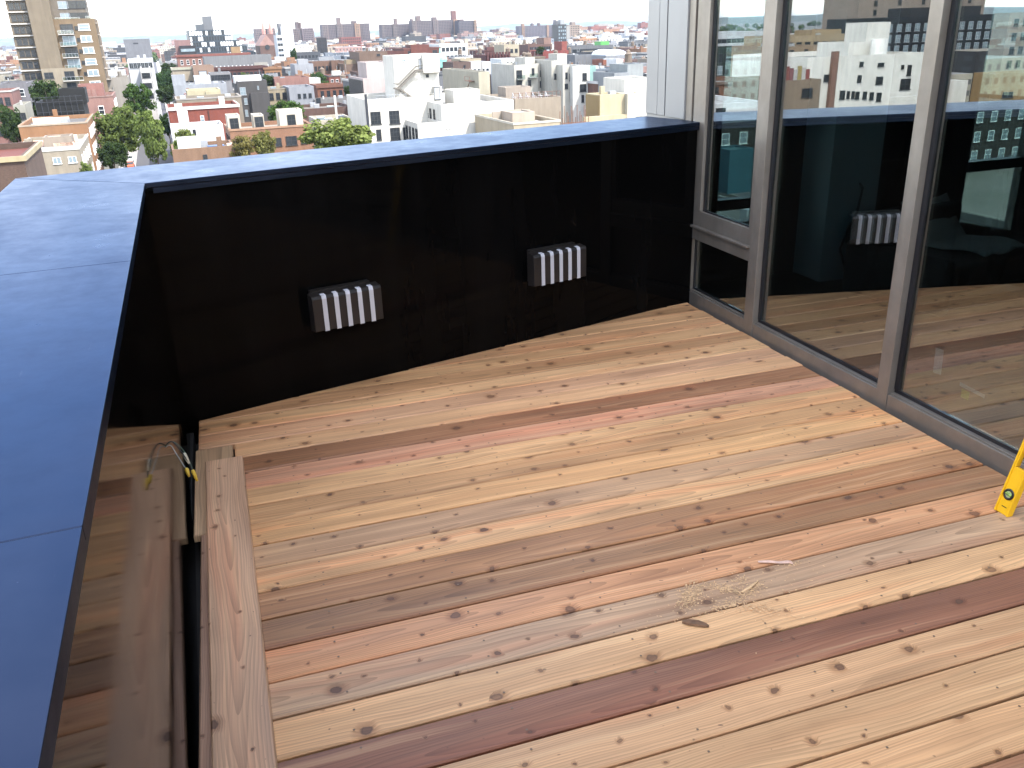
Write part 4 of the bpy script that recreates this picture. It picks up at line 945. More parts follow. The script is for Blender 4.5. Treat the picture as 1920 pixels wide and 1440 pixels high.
b.block(ux0 - b.u, 7, ux1 - ux0, 9, b.H - 1, zx - b.base, .4, (.7,.68,.62), 'stair_tower_walls', 'stair_tower_roof'); b.block(ux1 - b.u + .005, 6.2, ux2 - ux1, 10, zm - b.base, zx - b.base + .1, .4, (.7,.68,.62), 'tank_room_walls', 'tank_room_roof'); b.block(ux1 - b.u + .005, 7.3, ux2 - ux1, 8, b.H - 1, zm - b.base - .01, .1, (.7,.68,.62), 'tank_room_base', 'tank_room_ledge')
b.pwin(784, 110, 6, 19, 'door', 177, 'door'); b.pwin(753, 111, 7, 5, 'pair', 177, 'vent'); b.pwin(798, 139, 6, 6, 'plain', 177.3)
sb = MB()
def sp(x, y, v=175.9): u, z = on_v(x, y, v); return Vector((u - b.u, v - b.v, z - b.base))
for o_ in (Vector((0, 0, 0)), Vector((0, 1.0, 0))):
    sb.bar(sp(747, 167) + o_, sp(782, 132) + o_, .34); sb.bar(sp(782, 132) + o_, sp(793, 131.5) + o_, .3); sb.bar(sp(740, 166) + o_, sp(748, 166) + o_, .3); sb.bar(sp(750, 167) + o_, sp(782, 189) + o_, .3)
    sb.bar(sp(747, 160) + o_, sp(782, 124) + o_, .09); sb.bar(sp(740, 157) + o_, sp(748, 157) + o_, .09); sb.bar(sp(782, 124) + o_, sp(793, 123) + o_, .09)
for k in range(14): a = sp(747, 167).lerp(sp(782, 132), k / 13.0); sb.box((a.x - .25, a.y, a.z - .04), (a.x + .25, a.y + 1, a.z + .04))
for x in (742, 748): sb.bar(sp(x, 166), sp(x, 186), .16)
sb.build('outside_stair', M['stair_metal'], b.root)
b.win('f', (on_v(800, 160, 177)[0] - b.u), b.H - .8, 1.2, 2.4, 'door'); b.box('roof_hut', on_v(812, 175, 177)[0] - b.u, 5.5, b.H - 1, 1.4, 2.0, 2.3, 'stucco', WHITE)
_ux, _ = on_v(880, 170, 168); b.block(_ux - b.u - 2.6, 0, 5.4, 6, zq - b.base - 1, zq - b.base + 1.7, .2, (.7,.68,.62), 'roof_hut', 'roof_hut_roof')
rl = MB()
for k in range(9): x = on_v(705 + 7 * k, 180, 171)[0] - b.u; rl.bar((x, .9, b.H - 1), (x, .9, b.H + .55), .06)
rl.bar((on_v(705, 180, 171)[0] - b.u, .9, b.H + .55), (on_v(762, 180, 171)[0] - b.u, .9, b.H + .55), .07); rl.build('roof_railing', M['metal_grey'], b.root)
# beside and behind it
b = PB('cream_blank_building', 'long blank cream wall with a rusty fire stair behind the white loft', 897, 918, 135, 196, 28, (.58,.53,.38), 'stucco', (.45,.40,.34), yb=175)
b.box('flue', 3.5, 8, b.H - .7, .4, .4, 2.6, 'paint', (.5,.48,.45))
fs = MB()
for k in range(4): z = b.H - 2 - k * 2.6; fs.box((-1.2, 3, z - .1), (-.01, 6.5, z)); fs.bar((-1.1, 3, z), (-1.1, 6.5, z - 2.6), .12); fs.bar((-1.2, 3, z + .9), (-1.2, 6.5, z + .9), .07); fs.bar((-1.2, 3, z), (-1.2, 3, z + .9), .07); fs.bar((-1.2, 6.5, z), (-1.2, 6.5, z + .9), .07)
fs.build('fire_stair', M['rust'], b.root)
b = PB('domed_church', 'brick church with a green copper dome behind the white stair tower', 820, 850, 127, 332, 16, (.22,.10,.075), 'brick', (.16,.09,.07), yb=136, cat='church')
dm = MB(); cx, cy, z = b.W * .42, 4, b.H - .7; cyl(dm, cx, cy, z, z + 3.2, 2.6, 12, 2.3); rr_ = [2.5, 2.35, 1.9, 1.1, .5]; dm.tube([(cx, cy, z + 3.2 + q) for q in (0, .8, 1.6, 2.2, 2.5)], rr_, 14); cyl(dm, cx, cy, z + 5.7, z + 6.7, .45, 8, .4); cyl(dm, cx, cy, z + 6.71, z + 7.6, .35, 8, .03)
dm.build('dome', M['paint'], b.root, color=(.17,.44,.36), smooth=False); b.block(b.W * .55, -1, b.W * .6, 6, 0, b.H - 1.6, .2, (.17,.40,.34), 'aisle', 'aisle_roof')
b = PB('brick_arch_factory', 'wide dark red brick factory with big arched windows and a raised middle', 757, 826, 91, 470, 24, (.25,.075,.052), 'brick', (.3,.27,.26), yb=103, cat='factory')
b.block(b.W * .18, -.6, b.W * .5, 10, b.H - 4, b.H + 1.6, .3, (.3,.27,.26), 'gable', 'gable_roof'); b.grid('f', 1, b.W - 1, 4, [b.H - 4.2], 2.6, 2.9, 'dark'); b.block(-b.W * .46, -.5, b.W * .455, 20, 0, b.H - 1.0, .4, (.3,.27,.26), 'side_wing', 'side_roof', (.17,.06,.05)); b.coping((.30,.12,.09), .5, .2)
b = PB('white_window_factory', 'white factory with two bands of dark windows right of the red brick factory', 824, 876, 83, 540, 24, (.70,.70,.68), 'stucco', (.5,.5,.5), yb=102, cat='factory'); b.grid('f', 1, b.W - 1, 6, b.floors(4.6, 1.3, 1.0)[:2], 2.1, 2.3, 'dark', True)
b = PB('brown_cube_building', 'brown windowless cube with a small door behind the cream blank wall', 849, 883, 117, 318, 13, (.20,.125,.10), 'brick', (.45,.36,.25), yb=133); b.pwin(869, 122, 4, 5, 'plain', name='door')
b = PB('tan_rooftop_house', 'tan house with a dark cornice left of the low white shed', 863, 902, 111, 352, 12, (.56,.46,.29), 'stucco', (.35,.33,.3), yb=118); b.grid('f', .5, b.W - .5, 5, b.floors()[:1], 1.1, 1.5, 'dark'); b.clutter(2)
b = PB('low_white_shed', 'low bright white shed with a flat roof behind the cream blank wall', 883, 920, 117, 326, 12, (.72,.73,.74), 'stucco', (.66,.66,.66), yb=127); b.grid('f', .5, b.W - .5, 4, b.floors()[:1], 1.0, .8, 'plain', True)
b = PB('maroon_church_wall_building', 'maroon brick building with buttresses between the low shed and the white terraces', 911, 957, 104, 392, 18, MAROON, 'brick', (.28,.22,.2), yb=130)
for i in range(8): b.box('buttress', i * b.W / 8 + .3, -.7, 0, .9, .69, b.H + 1.2, 'brick', MAROON)
b.grid('f', 1, b.W - 1, 7, b.floors()[1:3], .9, 1.7, 'dark', True)
b = PB('tan_six_window_house', 'tan block with six dark windows in front of the grey slab houses', 945, 973, 84, 445, 15, (.58,.50,.34), 'stucco', (.4,.38,.35), yb=103); b.grid('f', .3, b.W - .3, 3, b.floors(3.8, 1.0, 1.2)[:2], 1.5, 1.9, 'dark'); b.clutter(2)
b = PB('white_ribbed_house', 'small white house with a ribbed top left of the stepped cream terraces', 940, 977, 111, 262, 10, (.68,.72,.72), 'stucco', (.55,.6,.62), yb=122); b.grid('f', .3, b.W - .3, 5, [b.H - 1.9], .8, 1.2, 'wsash')
# the stepped cream complex
CR2 = (.60,.57,.48)
b = PB('stepped_cream_terraces', 'stepped cream apartment terraces with bays, balconies and a teal flank', 964, 1008, 122, 232, 18, CR2, 'stucco', (.62,.6,.54), yb=168)
c = b; k1 = lambda x, v=232: on_v(x, 122, v)[0] - c.u
_, zt = on_v(985, 108, 236); c.block(k1(985, 236), 4, k1(1003, 236) - k1(985, 236), 8, 0, zt - c.base, .4, (.6,.6,.58), 'bay_walls', 'bay_roof')
_, zt = on_v(1032, 118, 233); c.block(k1(1009), 1.5, k1(1032) - k1(1009) - .02, 15, 0, zt - c.base, .5, (.6,.6,.58), 'middle_walls', 'middle_roof')
_, zt = on_v(1032, 114, 226); c.block(k1(1034, 226), -6, k1(1054, 226) - k1(1034, 226), 20, 0, zt - c.base, .5, (.6,.6,.58), 'bay_walls', 'bay_roof')
_, zt = on_v(1045, 101, 230); c.block(k1(1045, 230), -2, k1(1063, 230) - k1(1045, 230), 6, zt - c.base - 6, zt - c.base, .3, (.6,.6,.58), 'lift_tower', 'lift_tower_roof')
_, zt = on_v(1075, 124, 220); e0, e1 = k1(1074, 220), k1(1106, 220); c.block(k1(1055, 222), -10, e0 - k1(1055, 222) - .02, 24, 0, zt - c.base + .3, .5, (.6,.6,.58), 'bay_walls', 'bay_roof'); c.block(e0, -12, e1 - e0, 26, 0, zt - c.base, .5, (.66,.65,.6), 'front_walls', 'front_roof', (.72,.70,.63))
c.block(e1 + .01, -9, 3.2, 18, 0, zt - c.base - .3, .3, (.4,.6,.56), 'teal_walls', 'teal_roof', (.33,.60,.55)); c.block(e1 + 3.22, -5, 3.0, 14, 0, zt - c.base - 4.6, .3, (.5,.6,.58), 'teal_walls', 'teal_roof', (.36,.62,.57))
FOOT.append((c.u, 220, e1 + 7, 32))
for x, y, w_, h_, v in ((968, 132, 11, 14, 232), (968, 151, 11, 14, 232), (1092, 137, 8, 14, 220), (1087, 158, 12, 14, 220), (1090, 178, 5, 14, 220), (1039, 138, 4, 11, 226), (1046, 158, 10, 9, 226), (1012, 132, 4, 12, 233.5), (1021, 134, 3, 11, 233.5), (1012, 152, 5, 12, 233.5), (1019, 152, 8, 12, 233.5), (1029, 137, 3, 9, 233.5), (1060, 136, 4, 12, 222), (1067, 138, 3, 14, 222), (1059, 157, 6, 10, 222), (990, 150, 6, 12, 232), (997, 128, 5, 12, 232)): c.pwin(x, y, w_, h_, 'dark', v)
for x, v, w_, y in ((968, 232, 15, 148), (990, 232, 17, 145), (1048, 226, 16, 168), (1046, 226, 16, 149)):
    u_, z_ = on_v(x, y, v); bo = c.box('balcony', u_ - c.u, v - c.v - 1.3, z_ - c.base - .2, w_ * v / FPX, 1.29, .2, 'stucco', (.4,.42,.40)); q = MB(); q.box((u_ - c.u, v - c.v - 1.3, z_ - c.base + .01), (u_ - c.u + w_ * v / FPX, v - c.v - 1.24, z_ - c.base + .95)); q.build('railing', M['clear_glass'], c.root)
c.clutter(3)
# pale low buildings between the white loft and the glass wall
b = PB('sunny_flat_roof_building', 'low sunny cream building with a white flat roof and parapets below the stepped terraces', 963, 1050, 231, 140, 20, (.66,.53,.34), 'stucco', (.72,.68,.60), yb=245)
b.coping((.72,.64,.5), .3, .1); b.block(b.W * .3, 7, b.W * .5, 6, b.H - .7, b.H + 1.0, .25, (.66,.60,.5), 'roof_wall', 'roof_wall_top', (.62,.49,.36)); b.box('screed', b.W * .1, 12.5, b.H - .7, b.W * .86, .3, 1.6, 'stucco', (.6,.5,.38))
b = PB('tan_terrace_building', 'tan building with rooftop railings and solar frames behind the sunny flat roof', 965, 1052, 186, 178, 18, (.52,.42,.30), 'stucco', (.55,.47,.38), yb=205)
rl = MB()
for k in range(12): x = k * b.W / 11; rl.bar((x, .3, b.H - .7), (x, .3, b.H + 1.1), .07)
rl.bar((0, .3, b.H + 1.1), (b.W, .3, b.H + 1.1), .07); rl.bar((0, .3, b.H + .3), (b.W, .3, b.H + .3), .05); rl.build('roof_railing', M['rust'], b.root)
sf = MB()
for k in range(6): x = 1.5 + k * b.W / 7; sf.bar((x, 3, b.H - .7), (x, 5, b.H + .9), .1); sf.bar((x, 5, b.H - .7), (x, 5, b.H + .9), .1); sf.box((x - .5, 3.6, b.H), (x + .5, 4.6, b.H + .1))
sf.build('solar_frames', M['metal_grey'], b.root); b.block(b.W * .1, 8, b.W * .55, 5, b.H - .7, b.H + 1.9, .3, (.6,.52,.4), 'roof_wall', 'roof_wall_top', (.56,.46,.36))
b = PB('yellow_stucco_building', 'bright yellow stucco building with a dark orange flank next to the glass wall', 1125, 1172, 178, 152, 6, (.74,.62,.36), 'stucco', (.6,.52,.4), yb=225)
b.box('painted_flank', -.12, .1, 1, .11, 5.8, b.H - 1.2, 'stucco', (.50,.33,.11)); b.block(b.W + .01, -1, 3.2, 7, 0, b.H + .0, .4, (.7,.6,.4), 'side_walls', 'side_roof', (.74,.68,.52)); b.block(b.W + 1.0, 2, 6.5, 9, 0, b.H + 2.4, .4, (.75,.72,.66), 'white_walls', 'white_roof', (.78,.73,.62)); b.block(-3.6, -.9, b.W + 3.6, .89, 0, b.H - 3.7, .3, (.6,.5,.35), 'front_wall', 'front_roof')
sc_ = MB()
for i in range(7):
    x = -9.6 + i * .85; sc_.bar((x, -4.4, b.H - 9), (x, -4.4, b.H - 3.2 + (i % 3) * 1.0), .1); sc_.bar((x, -3.2, b.H - 9), (x, -3.2, b.H - 3.0 + ((i + 1) % 3) * .9), .1)
for z in (-8, -6.6, -5.2, -4.2): sc_.bar((-9.6, -4.4, b.H + z), (-4.4, -4.4, b.H + z), .09); sc_.bar((-9.6, -3.2, b.H + z), (-4.4, -3.2, b.H + z), .09)
sc_.build('pipe_scaffold', M['rust'], b.root); b.clutter(2)
b = PB('grey_modern_house', 'grey modern house with dark window bands just left of the glass wall', 1152, 1180, 137, 205, 12, (.42,.45,.47), 'stucco', (.45,.55,.45), yb=165); b.grid('f', .2, b.W - .2, 2, b.floors()[:3], 1.3, 2.2, 'dark'); b.block(b.W + .01, 1, 4.5, 10, 0, b.H + 1.8, .3, (.5,.5,.5), 'side_walls', 'side_roof', (.46,.50,.50)); 
b = PB('brick_gap_house', 'low brown brick house with a white roof right of the teal flank', 1121, 1152, 153, 214, 12, (.33,.16,.11), 'brick', (.74,.72,.70), yb=165); b.coping((.72,.70,.68), .6, .2); b.grid('f', .4, b.W - .4, 3, b.floors()[:1], 1.1, 1.4, 'dark')
# -- middle distance
b = PB('grey_blank_gable', 'big plain grey gable wall above white roofs left of the street', 231, 280, 74, 470, 30, (.28,.29,.32), 'stucco', (.3,.3,.31), yb=108); b.box('sign_slot', b.W * .35, -.05, b.H - 2.2, 2.2, .04, .6, 'rubber')
b = PB('white_studio_building', 'white studio building with a band of grey windows below the grey gable', 238, 286, 112, 352, 20, (.62,.64,.66), 'stucco', (.68,.68,.68), yb=130); b.grid('f', .5, b.W - .5, 6, [b.H - 3.0], 1.5, 1.9, 'greyfr'); b.clutter(4)
b = PB('beige_corner_block', 'plain beige block left of the dark street trees', 197, 240, 146, 300, 16, (.44,.40,.34), 'stucco', (.6,.58,.55), yb=170); b.clutter(3)
b = PB('white_flat_houses', 'pair of white flat roofed houses right of the tan tower foot', 196, 233, 134, 330, 14, (.66,.66,.66), 'stucco', (.7,.7,.7), yb=143); b.grid('f', .5, b.W - .5, 4, b.floors()[:1], 1.1, 1.6, 'dark'); b.clutter(3)
b = PB('narrow_white_house', 'narrow white house fronts lining the left side of the street', 262, 281, 128, 330, 34, (.60,.58,.56), 'stucco', (.6,.6,.6), yb=150); b.grid('f', .3, b.W - .3, 3, b.floors()[:3], .9, 1.7, 'dark'); b.grid('r', 1, 33, 10, b.floors()[:4], 1.0, 1.8, 'dark', True)
b = PB('pink_corniced_row', 'row of pink and orange houses with a red cornice behind the grey slope', 331, 468, 104, 432, 14, (.42,.20,.15), 'brick', (.3,.29,.3), yb=120); b.coping((.36,.11,.08), .8, .4); b.grid('f', .5, b.W - .5, 12, b.floors(3.5, 1.0, 1.5)[:2], 1.1, 2.0, 'wsash'); b.block(b.W * .76, 3, 4, 5, b.H - .7, b.H + 2.6, .2, (.5,.4,.3), 'bulkhead', 'bulkhead_roof', (.52,.33,.15))
b = PB('grey_slate_hall', 'long hall with a plain grey wall and roof vents in front of the pink cornices', 382, 508, 107, 402, 12, (.285,.29,.30), 'stucco', (.3,.3,.31), yb=124)
for i in range(16): b.box('roof_vent', 1 + i * b.W / 17, -.9, b.H - 5.2, .5, .5, 1.5, 'paint', (.7,.7,.7))
b.block(0, -2.2, b.W, 2.19, 0, b.H - 5.2, .3, (.2,.2,.21), 'front_annex', 'annex_roof'); b.block(b.W * .72, -3.0, b.W * .2, .79, 0, b.H - 2.9, .2, (.5,.48,.44), 'porch', 'porch_roof', (.5,.47,.40))
b = PB('brownstone_terrace', 'terrace of dark red brownstones with a heavy cornice', 400, 500, 128, 362, 13, (.17,.06,.05), 'brick', (.26,.25,.25), yb=145); b.coping((.13,.05,.045), .8, .4); b.grid('f', .5, b.W - .5, 12, b.floors(3.5, 1.0, 1.4)[:2], 1.1, 2.1, 'dark')
b = PB('orange_terrace_end', 'orange brick house at the right end of the brownstone terrace', 495, 527, 127, 361.5, 13, (.48,.23,.09), 'brick', (.3,.28,.27), yb=145); b.coping((.40,.2,.09), .7, .35); b.grid('f', .4, b.W - .4, 4, b.floors(3.5, 1.0, 1.4)[:2], 1.1, 2.1, 'dark')
b = PB('tan_garage_block', 'tan block with a large grey shutter beside the brownstone terrace', 361, 400, 124, 350, 14, (.42,.27,.19), 'stucco', (.4,.38,.36), yb=148); b.pwin(372, 133, 18, 16, 'door', name='shutter')
b = PB('cream_cornice_house', 'cream and green trimmed house left of the tan block with the shutter', 322, 361, 128, 356, 12, (.55,.47,.34), 'stucco', (.48,.5,.44), yb=145); b.coping((.56,.56,.42), .7, .35); b.grid('f', .4, b.W - .4, 4, b.floors()[1:2], 1.1, 1.8, 'dark')
b = PB('grey_clad_house', 'pale grey clapboard house with a raised back behind the cream roofs', 325, 424, 160, 292, 14, (.46,.49,.53), 'stucco', (.66,.66,.66), yb=176); b.block(.0, 5, b.W * .25, 6, 0, b.H + 2.6, .3, (.66,.66,.66), 'back_walls', 'back_roof'); b.block(b.W * .42, 3, b.W * .3, 6, b.H - .7, b.H + 2.2, .2, (.7,.7,.7), 'roof_hut', 'roof_hut_roof', (.7,.7,.69)); b.clutter(5)
b = PB('black_window_house', 'house front of black framed windows under air units beside the grey slate hall', 393, 432, 137, 318, 10, (.34,.34,.35), 'stucco', (.5,.5,.5), yb=149); b.grid('f', .3, b.W - .3, 6, [b.H - 2.4], 1.1, 1.7, 'dark'); b.clutter(3)
b = PB('glass_stepped_building', 'dark blue glass office stepping down to the right with a box on top', 352, 420, 57, 640, 40, (.055,.085,.115), 'paint', (.25,.28,.3), yb=100, cat='office')
H = b.H; W = b.W
for i in range(5): b.block(W + i * W * .19 + .01, .4, W * .19 - .02, 36, 0, H - 3.4 * (i + 1) , .4, (.25,.28,.3), 'glass_step', 'step_roof')
b.block(W * .47, 8, W * .26, 14, H - .7, H + 8.4, .4, (.4,.4,.4), 'plant_room', 'plant_room_roof', (.24,.25,.27)); b.block(W * .25, 5, W * .22, 16, H - .7, H + 3.6, .4, (.4,.4,.4), 'plant_room', 'plant_room_roof', (.16,.18,.2))
q = MB(); q2 = MB()
for k in range(8):
    z = H - 3.2 - k * 3.4
    for j in range(26):
        x = .6 + j * W * 1.95 / 26; lim = H - 3.4 * max(0, math.floor((x - W) / (W * .19)) + 1) if x > W else H
        if z + 2.6 > lim: continue
        (q2 if rng.random() < (.30 if k > 0 else .6) else q).box((x, -.10 if x < W else .3, z), (x + W * .05, -.01 if x < W else .39, z + 2.5))
tag(q.build('windows', M['pane_dark'], b.root), kind='stuff'); tag(q2.build('white_panes', M['frame_white'], b.root), kind='stuff')  # panes picked at random take the white frame material
b = PB('black_flat_building', 'black flat topped workshop left of the blue glass office', 336, 366, 86, 560, 16, (.05,.05,.055), 'stucco', (.5,.35,.3), yb=100); b.grid('f', .5, b.W - .5, 5, b.floors()[:2], 1.5, 1.5, 'plain', True, 'pane_pale'); b.block(-2, 6, b.W, 9, 0, b.H + 3, .3, (.5,.3,.28), 'back_walls', 'back_roof', (.4,.22,.2))
b = PB('white_twin_slabs', 'slim white twin slab tower with dark window strips', 518, 529, 66, 560, 14, (.62,.65,.68), 'stucco', (.6,.6,.6), yb=108, cat='tower'); b.block(b.W + .01, 2, b.W * 2.0, 16, 0, b.H + 4.6, .3, (.6,.6,.6), 'tall_slab', 'slab_roof', (.66,.68,.70)); b.block(b.W * .8, 6, b.W * .5, 8, 0, b.H + 6.5, .3, (.4,.4,.4), 'core_slab', 'core_roof', (.3,.3,.31)); b.grid('f', .2, b.W - .2, 2, b.floors(3.0)[:6], 1.4, 1.5, 'dark', True); b.block(-2.5, -2, b.W * 3.6, 1.99, 0, b.H - 14, .2, (.6,.6,.6), 'podium', 'podium_roof')
b = PB('gabled_brick_church', 'brown brick church with a stone gable left of the slim white twin slabs', 487, 515, 86, 660, 30, (.24,.14,.11), 'brick', (.2,.14,.12), yb=104, cat='church'); q = MB(); W, H = b.W, b.H
q.v = [(-.3, -.2, H), (W + .3, -.2, H), (W / 2, -.2, H + 7), (-.3, 30, H), (W + .3, 30, H), (W / 2, 30, H + 7)]; q.f = [(0,1,2), (3,5,4), (1,4,5,2), (0,2,5,3)]; q.m = [0] * 4; q.build('gable_roof', M['brick'], b.root, color=(.21,.13,.11)); q = MB(); q.tube([(W / 2, -.15, H - 1), (W / 2, -.35, H - 1)], 1.6, 16); q.build('rose_window', M['pane_dark'], b.root)
b = PB('twin_spired_church', 'far church with twin sharp red spires on the skyline', 493, 512, 64, 1050, 30, (.30,.16,.14), 'brick', (.2,.15,.15), yb=74, cat='church')
for x in (.12, .82): q = MB(); q.tube([(b.W * x, 2, 0), (b.W * x, 2, b.H + 3)], 2.0, 8); q.tube([(b.W * x, 2, b.H + 3.01), (b.W * x, 2, b.H + 15)], [2.2, .1], 8); q.build('spire', M['brick'], b.root, color=(.34,.17,.14))
def slab_block(label, x0, x1, y, d, D, col, n, bays=(), name='housing_slab', yb=None, tops=()):
    b = PB(name, label, x0, x1, y, d, D, col, 'brick', (.4,.36,.34), yb=yb or y + 22, cat='tower')
    W, H = b.W, b.H
    for a, c, col2 in bays: b.block(a * W, -3.0, (c - a) * W, 2.99, 0, H + .4, .4, (.4,.36,.34), 'bay_walls', 'bay_roof', col2)
    q = MB()
    for k in range(13):
        z = H - 3.0 - k * 2.9
        if z < 3: break
        for i in range(n):
            x = (i + .5) * W / n; y_ = -3.0 if any(a * W < x - 1 and x + 1 < c * W for a, c, _ in bays) else 0
            if any(abs(x - e * W) < 1.2 for a, c, _ in bays for e in (a, c)): continue
            q.box((x - W / n * .28, y_ - .15, z), (x + W / n * .28, y_ - .005, z + 1.6))
    tag(q.build('windows', M['pane_dark'], b.root), kind='stuff')
    for a, w_, h_, col2 in tops: b.block(a * W, D * .3, w_ * W, D * .4, H - .7, H + h_, .3, (.4,.38,.36), 'roof_tower', 'roof_tower_top', col2)
    return b
VIO_SHADE = (.215,.145,.145); VIO_SHADE2 = (.27,.185,.165); ORB_SUN = (.48,.27,.15)  # violet paints the shaded slab fronts, orange the sunlit narrow faces
slab_block('left housing slab with one end bay in sunlit orange and a square chimney on top', 603, 692, 46, 1850, 26, VIO_SHADE, 30, ((.0,.12,VIO_SHADE2), (.30,.42,VIO_SHADE2), (.68,.79,ORB_SUN)), tops=((.34,.08,12,VIO_SHADE2), (.65,.1,5,VIO_SHADE)))
slab_block('lower left half of the widest housing slab on the skyline', 715, 773, 46, 1900, 26, VIO_SHADE, 20, ((.0,.1,VIO_SHADE2), (.35,.5,VIO_SHADE2)), tops=((.46,.09,11,VIO_SHADE2),))
slab_block('tall right half of the widest housing slab with a red chimney tower', 772, 858, 39, 1860, 26, VIO_SHADE, 28, ((.0,.08,VIO_SHADE2), (.45,.55,VIO_SHADE2), (.90,1.0,ORB_SUN)), tops=((.12,.1,9,VIO_SHADE2), (.47,.1,6,VIO_SHADE), (.9,.1,17,(.3,.13,.11)), (-.0,.05,4,VIO_SHADE)))
slab_block('short housing slab with a right face in sunlit orange ending the widest group', 860, 893, 39, 1830, 40, (.17,.13,.15), 12, ((.84,1.0,ORB_SUN),), tops=((.2,.2,3,VIO_SHADE),))
slab_block('long low shade-toned violet housing slab right of the skyline middle', 974, 1046, 49, 2150, 26, (.23,.18,.21), 26, ((.06,.12,ORB_SUN), (.70,.75,ORB_SUN)), tops=((.1,.06,5,ORB_SUN), (.35,.05,6,VIO_SHADE), (.52,.05,6,VIO_SHADE), (.95,.05,12,VIO_SHADE)))
slab_block('far brown housing slab left of the twin spires', 477, 515, 54, 1700, 26, (.29,.20,.19), 12, ((.6,1.0,(.33,.2,.17)),), yb=74)
slab_block('brown housing slab with a tall chimney right of the slim white twin slabs', 546, 588, 54, 1500, 26, (.26,.18,.17), 14, ((.45,.95,(.27,.19,.2)),), tops=((.25,.14,10,(.2,.14,.14)), (.42,.08,9,VIO_SHADE2)), yb=78)
b = PB('glass_black_tower', 'dark glassy tower with white crates on top right of the long shade-toned violet slab', 1046, 1062, 46, 820, 14, (.06,.065,.075), 'paint', (.3,.3,.3), yb=84, cat='tower'); b.grid('f', .3, b.W - .3, 4, b.floors(3.2)[:12], 1.2, 1.7, 'dark', True, 'pane_pale', .4); b.block(b.W + .01, 3, b.W * .55, 12, 0, b.H - 1.5, .3, (.5,.5,.5), 'side_slab', 'side_roof', (.5,.49,.46)); b.block(b.W * .45, 3, b.W * .5, 6, b.H - .7, b.H + 4.4, .3, (.6,.6,.6), 'plant_room', 'plant_room_roof', (.52,.54,.56)); b.block(b.W * .02, 4, b.W * .18, 5, b.H - .7, b.H + 3.2, .2, (.3,.3,.3), 'plant_room', 'plant_room_roof', (.2,.2,.22))
b = PB('tan_end_tower', 'tan brick tower with a stubby roof block behind the dark glassy tower', 1066, 1087, 47, 1300, 20, (.46,.34,.26), 'brick', (.4,.4,.4), yb=66, cat='tower'); b.bulk(b.W * .4, 5, b.W * .35, 8, 5, (.40,.3,.24)); b.grid('f', .5, b.W - .5, 6, b.floors(3)[:8], 1.4, 1.5, 'dark', True)
b = PB('dark_narrow_tower', 'narrow black scaffolded tower below the left housing slab', 597, 612, 71, 780, 12, (.045,.04,.045), 'stucco', (.2,.2,.2), yb=100, cat='tower'); b.grid('f', .2, b.W - .2, 3, b.floors()[:6], 1.2, 1.4, 'plain', True)
b = PB('red_low_block', 'low red brick block at the foot of the left housing slab', 640, 677, 70, 1150, 20, (.36,.11,.09), 'brick', (.3,.25,.25), yb=80); b.grid('f', 1, b.W - 1, 9, b.floors()[:3], 1.4, 1.5, 'dark', True)
b = PB('red_l_shaped_block', 'long low bright red brick block with a taller right end', 1018, 1066, 96, 440, 16, (.36,.07,.055), 'brick', (.42,.36,.36), yb=103); b.block(b.W * .86, 4, b.W * .2, 10, 0, b.H + 4.2, .3, (.4,.3,.3), 'tall_end', 'end_roof', (.42,.10,.07)); b.clutter(3)
b = PB('brown_factory_stack', 'brown brick factory with a row of tall windows and a chimney stump', 990, 1035, 84, 520, 20, (.23,.12,.095), 'brick', (.3,.26,.25), yb=96, cat='factory'); b.grid('f', 1, b.W - 1, 9, b.floors(4)[:2], 1.3, 2.6, 'dark', True); b.block(b.W * .72, 2, b.W * .3, 12, 0, b.H + 3.6, .3, (.4,.3,.28), 'tall_end', 'end_roof', (.38,.22,.17))
b = PB('grey_modern_slab', 'long grey modern building with a dark window band and green netting on its roof', 1070, 1150, 87, 470, 22, (.20,.21,.225), 'stucco', (.34,.34,.36), yb=100); b.grid('f', 1, b.W - 1, 12, [b.H - 3.6], 2.0, 1.9, 'dark', True); b.box('green_netting', b.W * .72, 1, b.H - .6, b.W * .2, 8, 2.4, 'paint', (.12,.62,.10)); b.clutter(3)
b = PB('charcoal_grid_block', 'charcoal block with closely ruled windows in front of the grey modern building', 1112, 1153, 99, 382, 18, (.075,.08,.09), 'stucco', (.3,.3,.31), yb=120); b.grid('f', .5, b.W - .5, 8, b.floors(3.4)[:3], 1.1, 1.9, 'dark', True)
b = PB('grey_stone_block', 'plain pale grey block right of the stepped cream terraces', 1078, 1113, 103, 372, 16, (.27,.28,.30), 'stucco', (.4,.4,.41), yb=118); b.clutter(2)
b = PB('round_roof_hall', 'low hall with a curved pale grey roof next to the glass wall', 1136, 1176, 104, 352, 14, (.40,.42,.45), 'stucco', (.5,.5,.52), yb=116); q = MB(); W, H = b.W, b.H
n = 10
for j in (0, 14):
    for i in range(n + 1): a = math.pi * i / n; q.v.append((W / 2 - W / 2 * math.cos(a), j, H - .2 + 2.4 * math.sin(a)))
for i in range(n): q.f.append((i, i + 1, n + 2 + i, n + 1 + i)); q.m.append(0)
q.f += [tuple(range(n, -1, -1)), tuple(range(n + 1, 2 * n + 2))]; q.m += [0, 0]; q.build('curved_roof', M['roofing'], b.root, color=(.46,.48,.52))
b = PB('brick_gable_house', 'little orange-red brick gable house left of the charcoal grid block', 1131, 1146, 112, 330, 10, (.42,.13,.07), 'brick', (.3,.28,.28), yb=122); b.clutter(1)
b = PB('white_square_house', 'small bright white square house with a pink neighbour wall near the glass wall', 1156, 1169, 111, 300, 8, (.76,.76,.74), 'stucco', (.7,.7,.7), yb=122); b.block(b.W + .01, 1, 2.6, 6, 0, b.H, .2, (.6,.4,.35), 'pink_walls', 'pink_roof', (.52,.25,.2))
